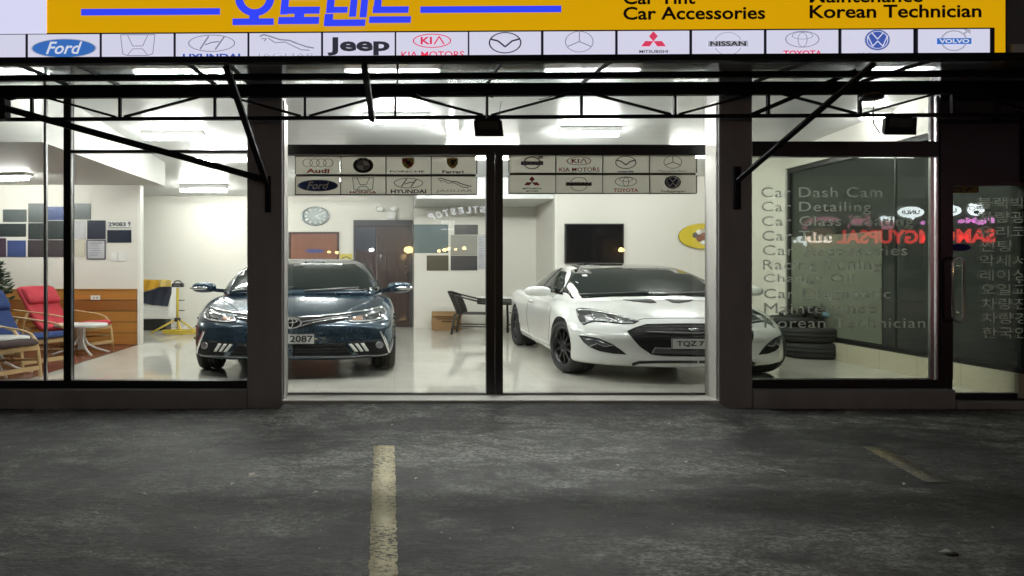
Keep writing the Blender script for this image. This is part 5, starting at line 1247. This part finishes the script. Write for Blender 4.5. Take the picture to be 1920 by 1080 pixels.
def rattan_chair(px, Y, yaw, label):
    loc = Vector((PX(px, Y), Y, 0)); t = thing('rattan_chair', label, 'chair', loc, 'rattan chairs at the glass table')
    rows = []
    for i in range(9):
        z = .42 + .42 * i / 8; b_ = -.22 - .12 * (i / 8) ** 1.2; w = .25 + .03 * sin(pi * i / 8)
        rows.append([(w * sin(a) * 1.05, -(b_ + .09 * (1 - cos(a)) * 1.2), z - (.05 * abs(sin(a)) ** 3 if i == 8 else 0)) for a in [radians(-80 + 160 * k / 12) for k in range(13)]])
    mb = MB(); mb.grid(rows); mb.grid([[(p[0], p[1] + .018, p[2]) for p in r_] for r_ in rows]); mb.tube(rows[-1], .017, 8); mb.tube([r_[0] for r_ in rows], .014, 8); mb.tube([r_[-1] for r_ in rows], .014, 8); place(mb, yaw, loc).build('backrest', M['rattan'], t)
    mb = MB(); mb.box(-.24, .24, -.24, .22, .40, .425, 0, .01); place(mb, yaw, loc).build('seat', M['rattan'], t)
    for s_ in (-1, 1):
        mb = MB(); mb.tube([(s_ * .26, .28, .80), (s_ * .28, .12, .74), (s_ * .29, -.08, .67), (s_ * .29, -.2, .62), (s_ * .275, -.245, .54), (s_ * .255, -.25, .3), (s_ * .25, -.255, .01)], .016, 8); place(mb, yaw, loc).build('armrest', M['rattan'], t)
        mb = MB(); mb.tube([(s_ * .25, .22, .42), (s_ * .25, .25, .2), (s_ * .25, .27, .01)], .016, 8); place(mb, yaw, loc).build('leg', M['rattan'], t)
        mb = MB(); mb.tube([(s_ * .25, .25, .17), (s_ * .255, -.25, .17)], .011, 8); place(mb, yaw, loc).build('stretcher', M['rattan'], t)
rattan_chair(888, 6.25, 78, 'dark rattan armchair beside the cardboard box')
rattan_chair(1000, 6.3, -62, 'dark rattan armchair half hidden behind the white coupe')
loc = Vector((PX(948, 6.2), 6.2, 0)); t = thing('glass_table', 'small dark table with pale top behind the centre door post', 'table', loc)
mb = MB(); mb.lathe([(.38, .72), (.40, .725), (.40, .74), (.38, .745), (.01, .745)], (0, 0, 0), 36); place(mb, 0, loc).build('tabletop', M['tabletop'], t)
mb = MB(); mb.lathe([(.37, .60), (.39, .60), (.39, .715), (.37, .715)], (0, 0, 0), 36); place(mb, 0, loc).build('apron', M['rattan'], t)
for k in range(4):
    a = radians(45 + 90 * k); mb = MB(); mb.tube([(.3 * cos(a), .3 * sin(a), .62), (.26 * cos(a), .26 * sin(a), .3), (.3 * cos(a), .3 * sin(a), .01)], .018, 8); place(mb, 0, loc).build('leg', M['rattan'], t)

# ---------------------------------------------------------------- screen, moon, tyres
YD = 5.66
t = thing('wall_screen', 'black flat screen on the wall above the white coupe', 'screen', P(1113, 494, YD))
rbox(MB(), (1058, 419.5, 1168, 494), YD - .06, YD - .002, YD, .006).build('bezel', M['blackplastic'], t)
rbox(MB(), (1060.5, 422, 1165.5, 491), YD - .063, YD - .06, YD).build('display', mat('dead_screen', (.008, .008, .009), .08, var=.2), t)
rbox(MB(), (1095, 494.5, 1104, 499), YD - .05, YD - .002, YD).build('stand_clip', M['blackplastic'], t)
t = thing('moon_ornament', 'yellow crescent moon ornament with small figures on the wall beside the right column', 'ornament', P(1312, 466, YD))
cx, cy = 1315, 443
outer = [(cx + 44 * cos(a), cy + 23.5 * sin(a)) for a in [radians(62 + 236 * k / 28) for k in range(29)]]
inner = [(cx + 17 + 30 * cos(a), cy + .5 + 17.5 * sin(a)) for a in [radians(290 - 220 * k / 24) for k in range(25)]]
d = Draw(YD - .003, .03); d.poly(outer + inner, 0); d.mb.build('crescent', [mat('moon_yellow', (.6, .47, .03), .5, var=.12)], t)
d = Draw(YD - .03, .008); d.ring(cx, cy, 44, 23.5, 2, 0, a0=62, a1=298, wy=1.3); d.mb.build('crescent_edge', [mat('moon_edge', (.2, .16, .02), .5)], t)
for (px, py, rx, rz, m) in ((1303, 441, .05, .06, 'cabin'), (1312, 447, .07, .07, 'brown'), (1310, 435, .05, .05, 'white'), (1320, 444, .06, .08, 'brown'), (1319, 455, .06, .05, 'white')):
    mb = MB(); mb.blob(P(px, py, YD - .05), (rx * 1.2, .03, rz)); mb.build('toy_figure', M[m], t)
def tyre(x, y, z, R_, w, label, name='spare_tyre'):
    t = thing(name, label, 'tyre', (x, y, z), 'spare tyres stacked by the side window')
    r0 = R_ * .66; h = w
    pr = [(r0, .015), (r0 + .02, 0), (R_ * .86, 0), (R_ * .96, .015), (R_ * .99, .04), (R_, .07), (R_, h * .33), (R_ - .01, h * .34), (R_ - .01, h * .37), (R_, h * .38), (R_, h * .62), (R_ - .01, h * .63), (R_ - .01, h * .66), (R_, h * .67), (R_, h - .07), (R_ * .99, h - .04), (R_ * .96, h - .015), (R_ * .86, h), (r0 + .02, h), (r0, h - .015)]
    mb = MB(); mb.lathe(pr, (0, 0, 0), 48, caps=False); mb.xf(Matrix.Translation((x, y, z)) @ Matrix.Diagonal((SX, 1, 1, 1))); mb.build('tread', M['rubber'], t)
    mb = MB(); mb.lathe([(r0 - .004, .02), (r0 - .03, .03), (r0 - .03, h - .03), (r0 - .004, h - .02)], (0, 0, 0), 40, caps=False); mb.xf(Matrix.Translation((x, y, z)) @ Matrix.Diagonal((SX, 1, 1, 1))); mb.build('liner', M['ink'], t)
tx, ty = PX(1530, 2.95), 2.95
tyre(tx, ty, .002, .335, .225, 'bottom spare tyre of the stack by the side window')
tyre(tx - .03, ty + .02, .229, .32, .215, 'middle spare tyre of the stack by the side window')
tyre(tx - .12, ty + .25, .446, .31, .14, 'narrow top tyre of the stack, under the black tool')
zt_ = .588
t = thing('power_tool', 'black power tool lying on the tyre stack', 'tool', (tx - .1, ty, zt_))
mb = MB(); mb.tube([(tx - .22, ty + .05, zt_ + .10), (tx + .02, ty + .02, zt_ + .11), (tx + .1, ty, zt_ + .10)], [.06, .055, .03], 12); mb.build('motor_housing', M['blackplastic'], t)
mb = MB(); mb.tube([(tx - .05, ty, zt_ + .08), (tx + .0, ty - .05, zt_ + .0)], .035, 10); mb.build('grip', M['rubber'], t)
mb = MB(); mb.tube([(tx + .08, ty, zt_ + .10), (tx + .085, ty, zt_ + .2)], .012, 8); mb.build('trigger_bar', M['blackplastic'], t)
mb = MB(); mb.blob((tx + .2, ty - .05, zt_ + .045), (.13, .08, .05), pw=.8, n=8)
for v in mb.v: v.z += .012 * sin(v.x * 60) ; v.y += .01 * sin(v.x * 45 + v.z * 80)
solo(mb, 'glove', [fabric('paleblue', (.2, .36, .45))], 'crumpled pale blue glove on the tyre stack', 'glove', (tx + .2, ty - .05, zt_))
loc = Vector((PX(1640, 3.3), 3.3, 0)); t = thing('side_bench', 'low dark bench along the tinted side window behind the tyres', 'bench', loc)
bx0, bx1 = PX(1560, 3.45), 6.2
mb = MB(); mb.box(bx0, bx1, 3.05, 3.7, .62, .655, 0, .006); mb.build('top', M['blackplastic'], t)
for x in (bx0 + .05, bx1 - .08):
    for y in (3.1, 3.65):
        mb = MB(); mb.box(x, x + .05, y - .02, y + .03, .002, .62); mb.build('leg', M['steel'], t)

# ---------------------------------------------------------------- litter on the asphalt
mb = MB()
def flake(c, s_):
    a = random.uniform(0, pi); u = Vector((cos(a), sin(a), .1)) * s_; v = Vector((-sin(a), cos(a), 0)) * s_ * .5
    mb.add([c - u, c - v + Vector((0, 0, s_ * .2)), c + u, c + v + Vector((0, 0, s_ * .35)), c + Vector((0, 0, s_ * .1))], [(0, 1, 4), (1, 2, 4), (2, 3, 4), (3, 0, 4)])
for px, py, s_ in ((472, 892, .045), (480, 895, .04), (435, 908, .02), (270, 927, .025), (178, 963, .03), (592, 924, .022), (1466, 884, .035), (1158, 873, .022), (1287, 867, .018), (1780, 1038, .05), (1695, 908, .02), (1225, 923, .03), (328, 813, .015), (357, 848, .013), (1040, 795, .014), (1095, 816, .015), (1255, 795, .016), (1350, 783, .012), (735, 797, .014), (780, 898, .018)):
    c = gp(px, py); c.z += .003; flake(c, s_)
for k in range(120):
    px = random.uniform(0, 1900); py = random.uniform(768, 1040); c = gp(px, py); c.z += .002; flake(c, random.uniform(.003, .009))
o = mb.build('litter', mat('dry_litter', (.62, .6, .55), .8, var=.3)); o['kind'] = 'stuff'

# ---------------------------------------------------------------- the far side of the street, mirrored in the glass
RY = -20.0
def mir(yg): 
    def f(x, y, l):
        p = P(x, y, 2 * yg - RY); return Vector((p.x, RY + .02 + l, p.z))
    return f
t = thing('restaurant_building', 'dark restaurant front across the street, mirrored in the glass', 'building', (0, RY - .1, GZ))
mb = MB(); mb.box(-45, 60, RY - 6, RY - .02, GZ - .05, 7); mb.build('wall', mat('dark_street_wall', (.2, .19, .18), .8, var=.3, scale=.6), t)
def neon(n, c, e): return mat('neon_' + n, c, .5, var=.02, em=e)
NR, NW, NP, NO, NM = neon('red', (.9, .05, .05), 2.3), neon('white', (.85, .9, 1), 4.2), neon('pink', (.9, .35, .5), 1.2), neon('orange', (.45, .2, .06), .5), neon('magenta', (.75, .25, .7), 2.5)
def sign(label, fn, mats, yg, loc):
    d = Draw(0, .004, 0, mir(yg)); fn(d); p = mir(yg)(loc[0], loc[1], 0)
    return solo(d.mb, 'restaurant_sign', mats, label, 'sign', p, 'lit restaurant signs across the street')
G1, G2 = .024, .174
sign('red lit SAMGYUPSAL lettering mirrored in the right window', lambda d: d.text('SAMGYUPSAL', 1791, 431, 1568, 457, 0, bold=.035), [NR], G1, (1707, 457))
sign('white lit word atbp. mirrored in the right window', lambda d: d.text('atbp.', 1559, 436, 1486, 461, 0, bold=.04), [NW], G1, (1522, 461))
def prawn(d):
    pts = [(1572, 413), (1555, 411), (1535, 411), (1518, 414), (1509, 421), (1508, 430)]
    d.line(pts, 9, 0)
sign('pink prawn shaped sign mirrored above the word atbp.', prawn, [NP], G1, (1540, 424))
def crab(d):
    d.ell(1610, 416, 14, 7, 0)
    for s_ in (-1, 1):
        for k in range(3): d.line([(1610 + s_ * 10, 417 + k * 2), (1610 + s_ * (18 + k * 2), 415 + k * 4), (1610 + s_ * (17 + k), 421 + k * 4)], 1.6, 0)
        d.line([(1610 + s_ * 9, 411), (1610 + s_ * 19, 408), (1610 + s_ * 14, 403)], 3, 0)
sign('red crab shaped sign mirrored beside the prawn', crab, [NP], G1, (1610, 428))
def plate_(d): d.ell(1539, 447, 30, 20, 0)
sign('brown round dish sign mirrored behind the word atbp.', plate_, [NO], G1, (1539, 466))
def cup(d):
    d.poly([(1649, 416), (1677, 416), (1673, 430), (1653, 430)], 0)
    for x in (1653, 1660, 1667, 1673): d.rect(x - 2.2, 406, x + 2.2, 416, 1)
    d.poly([(1646, 409), (1656, 404), (1666, 409)], 1)
sign('pink and white tub shaped sign mirrored above the red lettering', cup, [NP, NW], G1, (1662, 430))
def bubble(d):
    d.ell(1707, 398, 25, 10.5, 0); d.poly([(1702, 406), (1716, 404), (1712, 413)], 0); d.text('UNLI!', 1723, 394, 1690, 402, 1, bold=.03)
sign('white speech bubble sign reading UNLI mirrored in the right window', bubble, [NW, neon('black', (.01, .01, .02), .01)], G1, (1707, 413))
def pig(d):
    d.ell(1757, 397, 15, 10.5, 0); d.poly([(1743, 388), (1750, 384), (1753, 392)], 0); d.poly([(1771, 388), (1764, 384), (1761, 392)], 0)
    d.ring(1750, 394, 6, 4, 1.2, 1); d.ring(1764, 394, 6, 4, 1.2, 1); d.ell(1757, 401, 5, 3.2, 1)
sign('white animal face sign with round glasses mirrored by the entrance door', pig, [NW, MATS['neon_black']], G1, (1757, 408))
sign('magenta rounded lettering mirrored under the white animal face sign', lambda d: d.text('PigMe', 1789, 411, 1725, 424, 0, bold=.05), [NM], G1, (1757, 424))
def arc(d):
    s_ = 'STLESTOP'
    for i, ch in enumerate(s_):
        tt = i / 7; x = 905 - tt * 96; y = 392.5 + 14 * (tt ** 2.2); d.text(ch, x + 5, y - 6, x - 5, y + 6.5, 0, bold=.03, rot=-26 * tt)
sign('white arched lettering mirrored in the left sliding door', arc, [NW], G2, (857, 410))
sign('small white number 1977 mirrored under the arched lettering', lambda d: (d.text('1977', 851, 415, 827, 422, 0, bold=.03), d.line([(827, 430), (850, 430)], 2, 0)), [NW], G2, (839, 430))
WARM = neon('warm', (1, .6, .22), 22); WHT = neon('bulb_white', (.95, .95, 1), 24)
for i, (x, y, r_, m, lb) in enumerate([(766, 469, .15, WARM, 'warm bulb mirrored on the dark door, largest of the street bulbs'), (697, 469, .09, WHT, 'white bulb mirrored below the navy sheet'), (822, 471, .06, WARM, 'warm bulb, first of the row mirrored on the teal panel'), (832, 469, .07, WARM, 'warm bulb in the row mirrored left of the white trunking'), (839, 467, .06, WARM, 'warm bulb touching the white trunking in the glass'), (853, 468, .05, WARM, 'small warm bulb mirrored right of the white trunking'), (869, 466, .07, WARM, 'warm bulb mirrored on the grey panel'), (1159, 469, .10, WARM, 'warm bulb mirrored in the black screen'), (619, 473, .05, WARM, 'small warm bulb mirrored on the brown door'), (633, 474, .06, WARM, 'warm bulb mirrored at the edge of the brown door')]):
    p = mir(G2)(x, y, 0) + Vector((0, .35, 0)); mb = MB(); mb.blob(p, (r_ * 1.3, r_, r_), n=8); mb.bar(p + Vector((0, 0, r_)), p + Vector((0, -.4, r_ + .06)), .03, .03, 1)
    solo(mb, 'street_bulb', [m, M['steel']], lb, 'bulb', p, 'bulbs along the restaurant front across the street')
